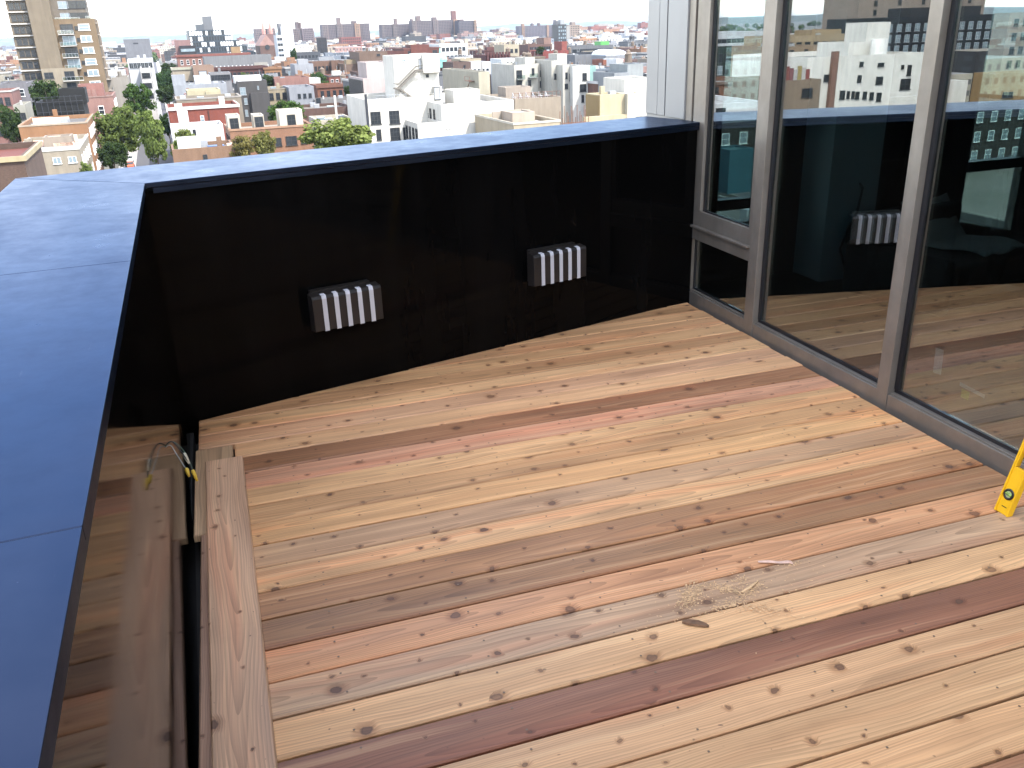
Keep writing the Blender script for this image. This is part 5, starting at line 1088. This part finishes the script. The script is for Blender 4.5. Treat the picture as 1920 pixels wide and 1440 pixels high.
b = PB('slate_shed', 'dark slate roofed sheds in front of the slim white twin slabs', 552, 600, 99, 520, 14, (.12,.13,.15), 'stucco', (.14,.15,.17), yb=110); b.grid('f', 1, b.W - 1, 6, [b.H - 3], 1.4, 1.4, 'plain', True)
b = PB('grey_white_annex', 'grey and white flat roofed annex left of the brown school-like building', 552, 587, 121, 372, 13, (.46,.48,.52), 'stucco', (.55,.56,.6), yb=136); b.bulk(2, 3, 4, 4, 2.4, (.5,.52,.55)); b.clutter(2)

# -- what the glass wall reflects: the blocks across the avenue to the left of the terrace
b = PB('white_factory_lofts', 'large white factory reflected in the glass, with a brick flue down its front', 1515, 1735, 108, 128, 24, (.95,.91,.82), 'stucco', (.6,.58,.55), mirror=True, rim=.8)
for x, y, w_, h_, st in ((1545, 140, 11, 13, 'dark'), (1608, 141, 6, 14, 'dark'), (1643, 144, 11, 14, 'dark'), (1646, 118, 11, 7, 'dark'), (1612, 116, 6, 9, 'dark'), (1575, 170, 8, 16, 'dark'), (1588, 171, 4, 14, 'dark'), (1597, 171, 4, 14, 'dark'), (1604, 172, 6, 14, 'dark'), (1618, 172, 6, 14, 'dark'), (1631, 173, 6, 14, 'dark'), (1644, 174, 7, 16, 'dark'), (1560, 115, 6, 10, 'dark'), (1689, 148, 16, 20, 'dark'), (1702, 122, 5, 20, 'dark'), (1690, 122, 4, 8, 'dark')): b.pwin(x, y, w_, h_, st)
u_, z_ = on_v(1572, 96, 127.6, True); b.box('brick_flue', u_ - b.u, -.75, 0, 1.0, .74, z_ - b.base, 'brick', (.42,.20,.13))
u_, z_ = on_v(1592, 80, 134, True); u2_, _ = on_v(1665, 80, 134, True); _, z2_ = on_v(1640, 42, 134, True)
b.block(min(u_, u2_) - b.u, 6, abs(u_ - u2_), 9, b.H - .8, z_ - b.base, .3, (.7,.68,.62), 'roof_block', 'roof_block_top'); ua, _ = on_v(1625, 60, 136, True); ub, _ = on_v(1668, 60, 136, True); b.block(min(ua, ub) - b.u, 8, abs(ua - ub), 6, b.H, z2_ - b.base, .3, (.7,.68,.62), 'lift_tower', 'lift_tower_roof')
q = MB(); cyl(q, 6, 4, b.H - .8, b.H + 2.2, 1.3); q.build('water_tank', M['stucco'], b.root, color=(.7,.68,.64))
b.block(-b.W * .55, 3, b.W * .545, 14, 0, b.H - 5.0, .4, (.7,.68,.62), 'low_wing', 'low_wing_roof'); b.grid('f', 2, b.W - 2, 10, b.floors(3.4, 1.0, 12)[:3], 1.5, 2.0, 'dark')
b = PB('charcoal_grid_hotel', 'charcoal hotel with a dense grid of pale windows reflected in the glass', 1640, 1885, 34, 262, 26, (.035,.038,.045), 'paint', (.3,.3,.3), mirror=True)
for k in range(10):
    for i in range(14): b.win('f', 1.0 + (i + .5) * (b.W - 2.0) / 14, b.H - 4.4 - k * 3.3, 1.9, 2.4, 'glass')
for k in range(10): b.box('spandrel', 0, -.25, b.H - 1.6 - k * 3.3, b.W, .24, .35, 'paint', (.05,.052,.06))
b.bulk(3, 8, b.W * .55, 12, 3.5, (.05,.05,.055)); 
b = PB('brown_brick_tower', 'plain brown brick tower with a roof pergola reflected behind the charcoal hotel', 1612, 1850, -6, 300, 22, (.50,.39,.31), 'brick', (.3,.28,.27), mirror=True, cat='tower')
pg = MB()
for i in range(7): pg.box((i * b.W / 6.5, 2, b.H - .7), (i * b.W / 6.5 + .3, 2.3, b.H + 2.4))
pg.box((-.4, 1.2, b.H + 2.4), (b.W + .4, 8, b.H + 2.8)); pg.build('pergola', M['rust'], b.root); b.grid('f', 2, b.W - 2, 5, b.floors()[:4], 1.4, 1.8, 'dark')
b = PB('tan_workshop', 'tan workshop with dark openings reflected left of the white factory', 1462, 1552, 88, 152, 18, (.52,.36,.22), 'stucco', (.45,.32,.2), mirror=True)
for x, y, w_, h_ in ((1480, 94, 8, 10), (1508, 92, 6, 10), (1478, 110, 14, 14), (1498, 111, 5, 8)): b.pwin(x, y, w_, h_, 'dark')
b.clutter(4)
b = PB('orange_shed_row', 'orange sheds with pitched roofs reflected above the tan workshop', 1468, 1610, 68, 215, 20, (.58,.42,.24), 'brick', (.5,.36,.2), mirror=True); b.grid('f', 1, b.W - 1, 8, b.floors()[:2], 1.6, 1.6, 'dark'); b.clutter(6); b.block(4, 2, 9, 8, b.H - .7, b.H + 1.2, .2, (.5,.4,.3), 'raised_hall', 'raised_hall_roof', (.60,.42,.22))
b = PB('graffiti_wall_house', 'low house with a painted roof wall reflected at the foot of the white factory', 1462, 1540, 152, 118, 14, (.42,.30,.20), 'stucco', (.4,.36,.3), mirror=True)
for i in range(9): b.box('painted_patch', .4 + i * b.W / 10, 2.5, b.H - .6, b.W / 11, .25, 1.9 + (i % 3) * .25, 'paint', [(.50,.13,.11),(.62,.58,.54),(.60,.45,.14),(.58,.54,.52),(.42,.16,.17)][i % 5])
b.pwin(1504, 166, 18, 16, 'dark'); b.clutter(3)
b = PB('brown_window_terrace', 'long brown brick terrace with two dark windows reflected in the narrow pane', 1325, 1432, 155, 132, 14, (.33,.15,.085), 'brick', (.5,.48,.45), mirror=True); b.pwin(1331, 164, 16, 11, 'dark'); b.pwin(1406, 163, 20, 14, 'dark'); b.coping((.3,.2,.15), .4, .2)
b = PB('white_roof_garage', 'low garage with a white roof reflected above the coping in the narrow pane', 1322, 1432, 196, 104, 17, (.66,.66,.66), 'stucco', (.78,.78,.77), mirror=True); b.pwin(1342, 203, 18, 8, 'plain', name='door')
b = PB('green_glass_office', 'dark green glass office with a curved roof reflected in the narrow pane', 1322, 1440, 92, 225, 20, (.035,.065,.05), 'paint', (.3,.33,.33), mirror=True, cat='office')
for k in range(4):
    for i in range(10): b.win('f', (i + .5) * b.W / 10, b.H - 3.6 - k * 3.1, 1.5, 2.3, 'glass' if (i * 7 + k * 3) % 4 == 0 else 'plain')
b = PB('white_depot', 'white depot shed reflected above the green glass office', 1322, 1440, 62, 330, 40, (.6,.62,.64), 'stucco', (.7,.72,.75), mirror=True); b.grid('f', 1, b.W - 1, 12, [b.H - 4], 2, 1.6, 'plain', True)
b = PB('orange_end_building', 'orange stucco building reflected at the right edge of the glass', 1862, 1990, 138, 118, 4, (.52,.31,.11), 'stucco', (.45,.4,.35), mirror=True); b.pwin(1880, 173, 18, 10, 'dark'); b.clutter(2)
b = PB('pale_end_tower', 'pale tan tower reflected at the right edge above the orange building', 1894, 1990, 24, 190, 5, (.52,.45,.36), 'stucco', (.5,.48,.45), mirror=True); b.grid('f', 1, b.W - 1, 5, b.floors()[:7], 1.4, 1.8, 'dark')
# -- seen through the room: roofs on the far side of the building
b = PB('teal_bulkhead_building', 'low grey roofed building with a teal roof cabin seen through the narrow pane', 1330, 1480, 420, 62, 34, (.30,.32,.30), 'stucco', (.36,.38,.36))
z = b.H - .7; u_, _ = on_v(1366, 330, 76); b.block(u_ - b.u, 14, 2.9, 3.2, z, z + 4.4, .15, (.10,.34,.38), 'roof_cabin', 'cabin_roof', (.035,.20,.27)); b.block(1, 16, 4.0, 3, z, z + 2.6, .2, (.46,.5,.44), 'roof_hut', 'roof_hut_roof', (.46,.48,.40)); b.clutter(4); b.box('duct', 2, 22, z, 6, .8, .8, 'metal_grey'); b.block(.5, 26, 8, 6, z, z + 3.2, .3, (.5,.52,.48), 'rear_hut', 'rear_hut_roof', (.5,.52,.45))
b = PB('dark_apartment_block', 'dark brick apartment block seen through the room behind the teal roof cabin', 1300, 1960, 236, 118, 18, (.075,.065,.06), 'brick', (.3,.3,.3)); b.grid('f', 1, b.W - 1, 22, b.floors(3.3)[:5], 1.4, 1.8, 'white')
b = PB('flat_grey_roof_building', 'low building with a wide grey roof seen through a right window of the room', 1770, 1990, 470, 52, 50, (.30,.30,.26), 'stucco', (.17,.19,.20)); b.clutter(9); b.coping((.55,.55,.46), .5, .2)
for i in range(6): b.box('vent', 2 + i * 2.2, 10 + (i * 7) % 22, b.H - .7, .5, .5, 1.6, 'paint', (.6,.6,.58))

# ------------------------------------------------------------------ trees and cars
tree('dark dense tree at the left edge below the grey rendered house', -12, 36, 198, 196, DGREEN, 0, 1.6)
tree('dark green tree rising in front of the tan tower foot', 44, 122, 150, 246, DGREEN, 1, 1.15)
tree('broad mid green tree left of the street', 168, 262, 203, 196, GREEN, 2, 1.0)
tree('bright green pointed tree beside the street', 248, 308, 205, 182, (.10,.132,.040), 3, 1.75)
tree('small dark tree just above the coping left of the parked cars', 178, 234, 268, 164, DGREEN, 0, .9)
tree('big dark green tree behind the broad tree left of the street', 227, 286, 156, 262, (.040,.070,.020), 1, 1.1)
tree('dark street tree on the right of the street near the red house', 294, 326, 212, 238, (.028,.052,.018), 2, 1.3)
tree('row street tree halfway up the street', 286, 326, 160, 318, DGREEN, 3, .9)
tree('far street tree at the top of the street', 288, 326, 134, 392, (.032,.058,.022), 0, 1.0)
tree('small bright shrub tree in the white walled garden', 320, 366, 243, 176, LGREEN, 1, .62)
tree('low bright bush left of the blue tarpaulin', 316, 346, 262, 158, (.10,.14,.035), 2, .6)
tree('yellowing tree in front of the orange brick loft', 424, 476, 256, 150, YGREEN, 3, .95)
tree('yellow green tree between the dark windows of the orange brick loft', 468, 514, 248, 152, (.12,.12,.042), 0, .85)
tree('wide round light green tree in front of the white loft building', 568, 716, 224, 150, (.115,.140,.042), 1, .62)
tree('dark green yard trees behind the orange brick loft', 500, 566, 190, 214, (.045,.078,.022), 2, .75)
tree('green yard tree right of the charcoal house', 520, 556, 198, 232, GREEN, 3, .8)
tree('dark yard tree behind the cream walk-up', 489, 514, 140, 322, DGREEN, 0, .9)
tree('yard tree below the red corner house', 580, 616, 135, 336, (.04,.07,.022), 1, .8)
tree('ivy green tree between the brown school-like building and the brown block', 653, 673, 112, 384, DGREEN, 2, 1.1)
tree('small dark tree by the low shed row', 644, 662, 160, 262, DGREEN, 3, 1.3)
tree('slim dark poplar in front of the white twin slabs', 542, 556, 91, 500, (.028,.052,.02), 0, 1.9)
tree('dark tree right of the maroon brick building', 931, 946, 110, 384, (.06,.085,.03), 1, .9)
tree('dark tree left of the maroon brick building', 897, 912, 102, 420, DGREEN, 2, .8)
tree('tree between the cream blank wall and the stepped terraces', 918, 938, 146, 300, (.04,.065,.022), 3, .9)
tree('bright green tree behind the teal flank', 1112, 1124, 129, 240, (.10,.14,.04), 0, 1.2)
tree('dark tree in front of the long red brick block', 1003, 1020, 87, 430, DGREEN, 1, .7)
tree('light olive tree behind the brownstone terrace', 448, 468, 136, 345, GREEN, 2, .8)
tree('tree at the foot of the grey gable wall', 300, 332, 118, 424, DGREEN, 3, .6)
tree('light bush behind the low beige building', 146, 172, 304, 148, (.10,.13,.04), 0, .7)
tree('bush on the terrace edge at the far left', -4, 18, 272, 168, (.09,.14,.04), 1, .8)
tree('tree reflected beside the tan workshop', 1488, 1520, 118, 140, GREEN, 2, .7, mirror=True)
for i, (lab, x, y, col) in enumerate((('silver car driving away down the street', 290, 214, (.55,.55,.57)), ('red car farther up the street', 289, 198, (.45,.05,.04)), ('dark parked car at the left kerb of the street', 281, 206, (.03,.03,.035)),
        ('white parked car at the gap between the two nearest trees', 242, 296, (.6,.58,.54)), ('orange-red parked car under the nearest trees', 243, 307, (.5,.09,.04)), ('grey parked car at the right kerb of the street', 297, 222, (.25,.25,.27)), ('blue-grey car near the top of the street', 287, 188, (.2,.25,.33)))):
    u_, v_ = on_z(x, y, STREET + 1.0); car(lab, max(S0 + 1.2, min(S1 - 1.2, u_)) if i not in (3, 4) else u_, v_, col)

# ------------------------------------------------------------------ more houses of the quarter, each one a thing
CN = [('white', (.66,.65,.63), 'stucco'), ('cream', (.58,.52,.40), 'stucco'), ('tan', (.42,.32,.22), 'brick'), ('grey', (.28,.29,.31), 'stucco'), ('pale grey', (.45,.47,.50), 'stucco'), ('red brick', (.32,.10,.07), 'brick'), ('brown brick', (.20,.115,.085), 'brick'),
      ('pink', (.44,.26,.22), 'brick'), ('orange brick', (.44,.22,.11), 'brick'), ('charcoal', (.07,.07,.075), 'stucco'), ('maroon', (.17,.06,.05), 'brick'), ('beige', (.50,.43,.33), 'stucco'), ('blue-grey', (.30,.35,.42), 'stucco')]
RN = [('silver roof', (.52,.52,.53)), ('white roof', (.70,.70,.69)), ('grey roof', (.30,.30,.30)), ('dark roof', (.12,.12,.12)), ('tan roof', (.42,.36,.28))]
def overlaps(u, v, W, D):
    for a, c, w_, d_ in FOOT:
        if u < a + w_ + .6 and a < u + W + .6 and v < c + d_ + .8 and c < v + D + .8: return True
    return False
def anchor(x, y):
    best = min(MARKS, key=lambda m_: abs((m_[0] + m_[1]) / 2 - x) + 1.3 * abs(m_[2] - y) + (400 if m_[5] in ('housing_slab',) else 0))
    return best, ('left of' if x < best[0] else 'right of' if x > best[1] else 'above' if y < best[2] else 'below')
count = 0; rows_v = []
v_ = 236.0
while v_ < 640: rows_v.append(v_); v_ += (15, 24)[len(rows_v) % 2] + (v_ - 236) * .02
for v0 in rows_v:
    lo = v0 * math.tan(R(-11.8 + 3)); hi = v0 * math.tan(R(27.5 + 3)); u = lo
    while u < hi:
        W = rng.choice((6.5, 7, 7.5, 9, 12, 15)) * (1 + (v0 - 236) / 700); D = rng.uniform(11, 15); Hh = rng.choice((9.5, 10.5, 12, 13, 13.5, 15)); vv = v0 + rng.uniform(-1.2, 1.2)
        if S0 - 6 < u + W and u < S1 + 5: u = S1 + 5.1; continue
        if overlaps(u, vv, W, D): u += 2.0; continue
        pl = U * u + V * vv; pr_ = U * (u + W) + V * vv; ztop = STREET + Hh
        xl, yl = to_px((pl.x, pl.y, ztop)); xr, yr = to_px((pr_.x, pr_.y, ztop)); ok = True
        for (a, c, y, d, yb, *_x) in MARKS:
            if vv < d - 2 and xl < c and a < xr and yl < yb + 3:
                need = yb + 3; zz = ztop
                while zz > STREET + 6.0 and to_px((pl.x, pl.y, zz))[1] < need: zz -= .5
                if zz <= STREET + 6.0: ok = False; break
                ztop = min(ztop, zz)
        if ok and ztop - STREET > 5.9:
            xl, yl = to_px((pl.x, pl.y, ztop)); cn, col, mt = rng.choice(CN); rn, rc = rng.choice(RN); mk, rel = anchor((xl + xr) / 2, yl)
            nm_ = mk[5].replace('_', ' '); best = None
            for t_ in range(60):
                ft = rng.choice(('', 'with a roof hut ', 'with chimneys ', 'with air units ', 'with a water tank ')); cand = f'{cn} house with {rn} {"and " + ft[5:] if ft else ""}{rel} the {nm_}'
                if cand not in LABELS: best = cand; break
                cn, col, mt = rng.choice(CN); rn, rc = rng.choice(RN)
            if best:
                LABELS.add(best); k_ = rng.uniform(.85, 1.12); col = tuple(min(.8, q * k_) for q in col); rc = tuple(q * rng.uniform(.85, 1.1) for q in rc)
                b = Bld('row_house', best, u, vv, W, D, ztop, col, mt, rc, 'houses of the quarter'); count += 1
                n = max(2, int(W / 2.4)); zs = b.floors(3.1, .9, 1.2)[:4]; b.grid('f', .4, W - .4, n, zs, 1.05, 1.75, 'dark', True, rng.choice(('pane_dark', 'pane_dark', 'pane_pale')))
                if rng.random() < .5: b.coping(tuple(q * .8 for q in col) if rng.random() < .5 else (.6,.58,.54), .5, .25)
                if 'hut' in ft: b.bulk(W * .25, 4, W * .4, 3.5, 2.4)
                elif 'chimneys' in ft: b.box('chimney', W * .1, 2, b.H - .7, .8, .8, 2.1, 'brick', col); b.box('chimney', W * .1, D - 4, b.H - .7, .8, .8, 2.1, 'brick', col)
                elif 'air' in ft: b.box('ac_unit', W * .3, 3, b.H - .7, 1.3, 1.1, 1.2); b.box('ac_unit', W * .6, 5, b.H - .7, 1.3, 1.1, 1.2)
                elif 'tank' in ft: b.tank(W * .6, D * .5, .7)
                q = MB(); hz_ = b.H - .7
                for _i in range(rng.randint(4, 9)):
                    x_, y_ = rng.uniform(.6, W - 1), rng.uniform(.6, D - 1); kk = rng.random()
                    if kk < .4: q.box((x_, y_, hz_), (x_ + .35, y_ + .35, hz_ + rng.uniform(.8, 1.9)))
                    elif kk < .6: q.bar((x_, y_, hz_), (x_, y_, hz_ + rng.uniform(2, 4)), .09)
                    else: q.box((x_, y_, hz_), (x_ + rng.uniform(.5, 1.6), y_ + rng.uniform(.4, 1.0), hz_ + rng.uniform(.3, .9)))
                tag(q.build('roof_clutter', M['metal_grey' if rng.random() < .5 else 'stair_metal'], b.root), kind='stuff')
                if rng.random() < .7: b.box('skylight', W * .6, D * .3, b.H - .69, 1.4, 1.1, .6, 'pane_pale')
        u += W + (.05 if rng.random() < .75 else rng.uniform(2, 6))

# ------------------------------------------------------------------ the mass of roofs and trees beyond
def colour_mesh(b, name, mat, cols, kind='stuff'):
    o = b.build(name, M[mat]); a = o.data.color_attributes.new('col', 'FLOAT_COLOR', 'CORNER'); buf = []
    for f, c in zip(b.f, cols): buf += list(c) * len(f)
    a.data.foreach_set('color', buf); return tag(o, kind=kind)
far = MB(); cols = []; fr = random.Random(5)
def farbox(u, v, W, D, H, col, rc, win=1.0):
    z = STREET; c = [uv(u, v), uv(u + W, v), uv(u + W, v + D), uv(u, v + D)]; n = len(far.v)
    far.v += [(x, y, z) for x, y in c] + [(x, y, z + H) for x, y in c]
    for i in range(4): j = (i + 1) % 4; far.f.append((n + i, n + j, n + 4 + j, n + 4 + i)); far.m.append(0); cols.append((*col, win))
    far.f.append((n + 4, n + 5, n + 6, n + 7)); far.m.append(0); cols.append((*rc, 0.0))
def far_ok(u, v, W, D, H):
    if overlaps(u, v, W, D): return False
    pl = U * u + V * v; x, y = to_px((pl.x, pl.y, STREET + H))
    pr_ = U * (u + W) + V * v; x1, _ = to_px((pr_.x, pr_.y, STREET + H))
    for (a, c, my, d, yb, *_x) in MARKS:
        if v < d and x < c and a < x1 and y < yb: return False
    return True
FC = [c for _, c, _m in CN] + [(.62,.58,.52), (.55,.50,.42), (.66,.64,.6), (.5,.4,.3)]
v_ = 646.0
while v_ < 4200:
    sp_ = 1 + (v_ - 640) / 900.0; lo = v_ * math.tan(R(-13)); hi = v_ * math.tan(R(32)); u = lo
    while u < hi:
        W = fr.uniform(8, 22) * sp_ ** .7; D = fr.uniform(10, 18) * sp_ ** .5; H = fr.choice((8, 9, 10, 11, 12, 13, 14, 16)) * (1.0 if fr.random() < .9 or v_ < 1300 else fr.uniform(1.2, 1.9)); k = fr.uniform(.8, 1.15)
        if not (-12 < u + W and u < 6 and v_ < 1500) and far_ok(u, v_, W, D, H):
            col = cz(tuple(min(.75, q * k * 1.25) for q in fr.choice(FC))); rc = tuple(q * k * .45 for q in fr.choice(RN)[1]); farbox(u, v_ + fr.uniform(-2, 2), W, D, H, col, rc)
            if fr.random() < .5: farbox(u + W * .3, v_ + D * .4, W * .25, D * .3, H + fr.uniform(1.5, 3.5), col, rc, 0.0)
        u += W + (0.3 if fr.random() < .7 else fr.uniform(3, 12) * sp_)
    v_ += (16 + 12 * (fr.random() < .5)) * sp_ ** 1.1
# side quarters that only the reflection and the room's rear windows look at
for a0, a1, v0, v1, st in ((-56, -14, 225, 900, 34), (28, 58, 130, 900, 34), (-80, -54, 50, 220, 30)):
    v_ = v0
    while v_ < v1:
        lo = v_ * math.tan(R(a0)); hi = v_ * math.tan(R(a1)); u = lo
        while u < hi:
            W = fr.uniform(9, 26); D = fr.uniform(12, 20); H = fr.choice((9, 10, 12, 13, 14, 16)); k = fr.uniform(.8, 1.15)
            if not overlaps(u, v_, W, D) and not (a0 > 0 and u < v_ * math.tan(R(30.5)) ): col = cz(tuple(min(.75, q * k * 1.2) for q in fr.choice(FC))); farbox(u, v_, W, D, H, col, tuple(q * k * .45 for q in fr.choice(RN)[1])) 
            u += W + (.3 if fr.random() < .6 else fr.uniform(4, 14))
        v_ += st * (1 + v_ / 1500)
colour_mesh(far, 'distant_rooftops', 'far_masonry', cols)
ft = MB()
for _ in range(900):
    v = 420 + 2600 * fr.random() ** 1.5; u = v * math.tan(R(fr.uniform(-54, 40))); r = fr.uniform(3, 5.5) * (1 + v / 2500)
    if overlaps(u - r, v - r, 2 * r, 2 * r): continue
    zc = STREET + fr.uniform(4, 8) + (2 if v > 1200 else 0)
    pl = uv(u, v); x, y = to_px((*pl, zc + r * .8))
    if any(v < d and a - 3 < x < c + 3 and y < yb for (a, c, my, d, yb, *_x) in MARKS): continue
    for _k in range(70):
        e = Vector((fr.gauss(0, 1), fr.gauss(0, 1), fr.gauss(0, 1))).normalized(); p = Vector((*pl, zc)) + Vector((e.x * r, e.y * r, e.z * r * .8)) * fr.uniform(.6, 1)
        x_ = e.cross(Vector((fr.uniform(-1, 1), fr.uniform(-1, 1), fr.uniform(-1, 1)))).normalized() * r * .3; y_ = e.cross(x_).normalized() * r * .25
        ft.quad([p - x_, p + y_, p + x_, p - y_])
o = ft.build('distant_trees', M['leaves'], color=(.05,.075,.026)); tag(o, kind='stuff')

# ------------------------------------------------------------------ the air between
b = MB(); b.box((-15500, -15500, STREET - 1.2), (15500, 15500, 62)); g = NT('air'); pv = g.n('VolumePrincipled'); pv.inputs['Color'].default_value = (.62, .76, .95, 1); pv.inputs['Density'].default_value = .00004; pv.inputs['Anisotropy'].default_value = 0.0
g.t.links.new(pv.outputs[0], g.out.inputs['Volume']); hz = b.build('haze', g.mat); tag(hz, kind='stuff')
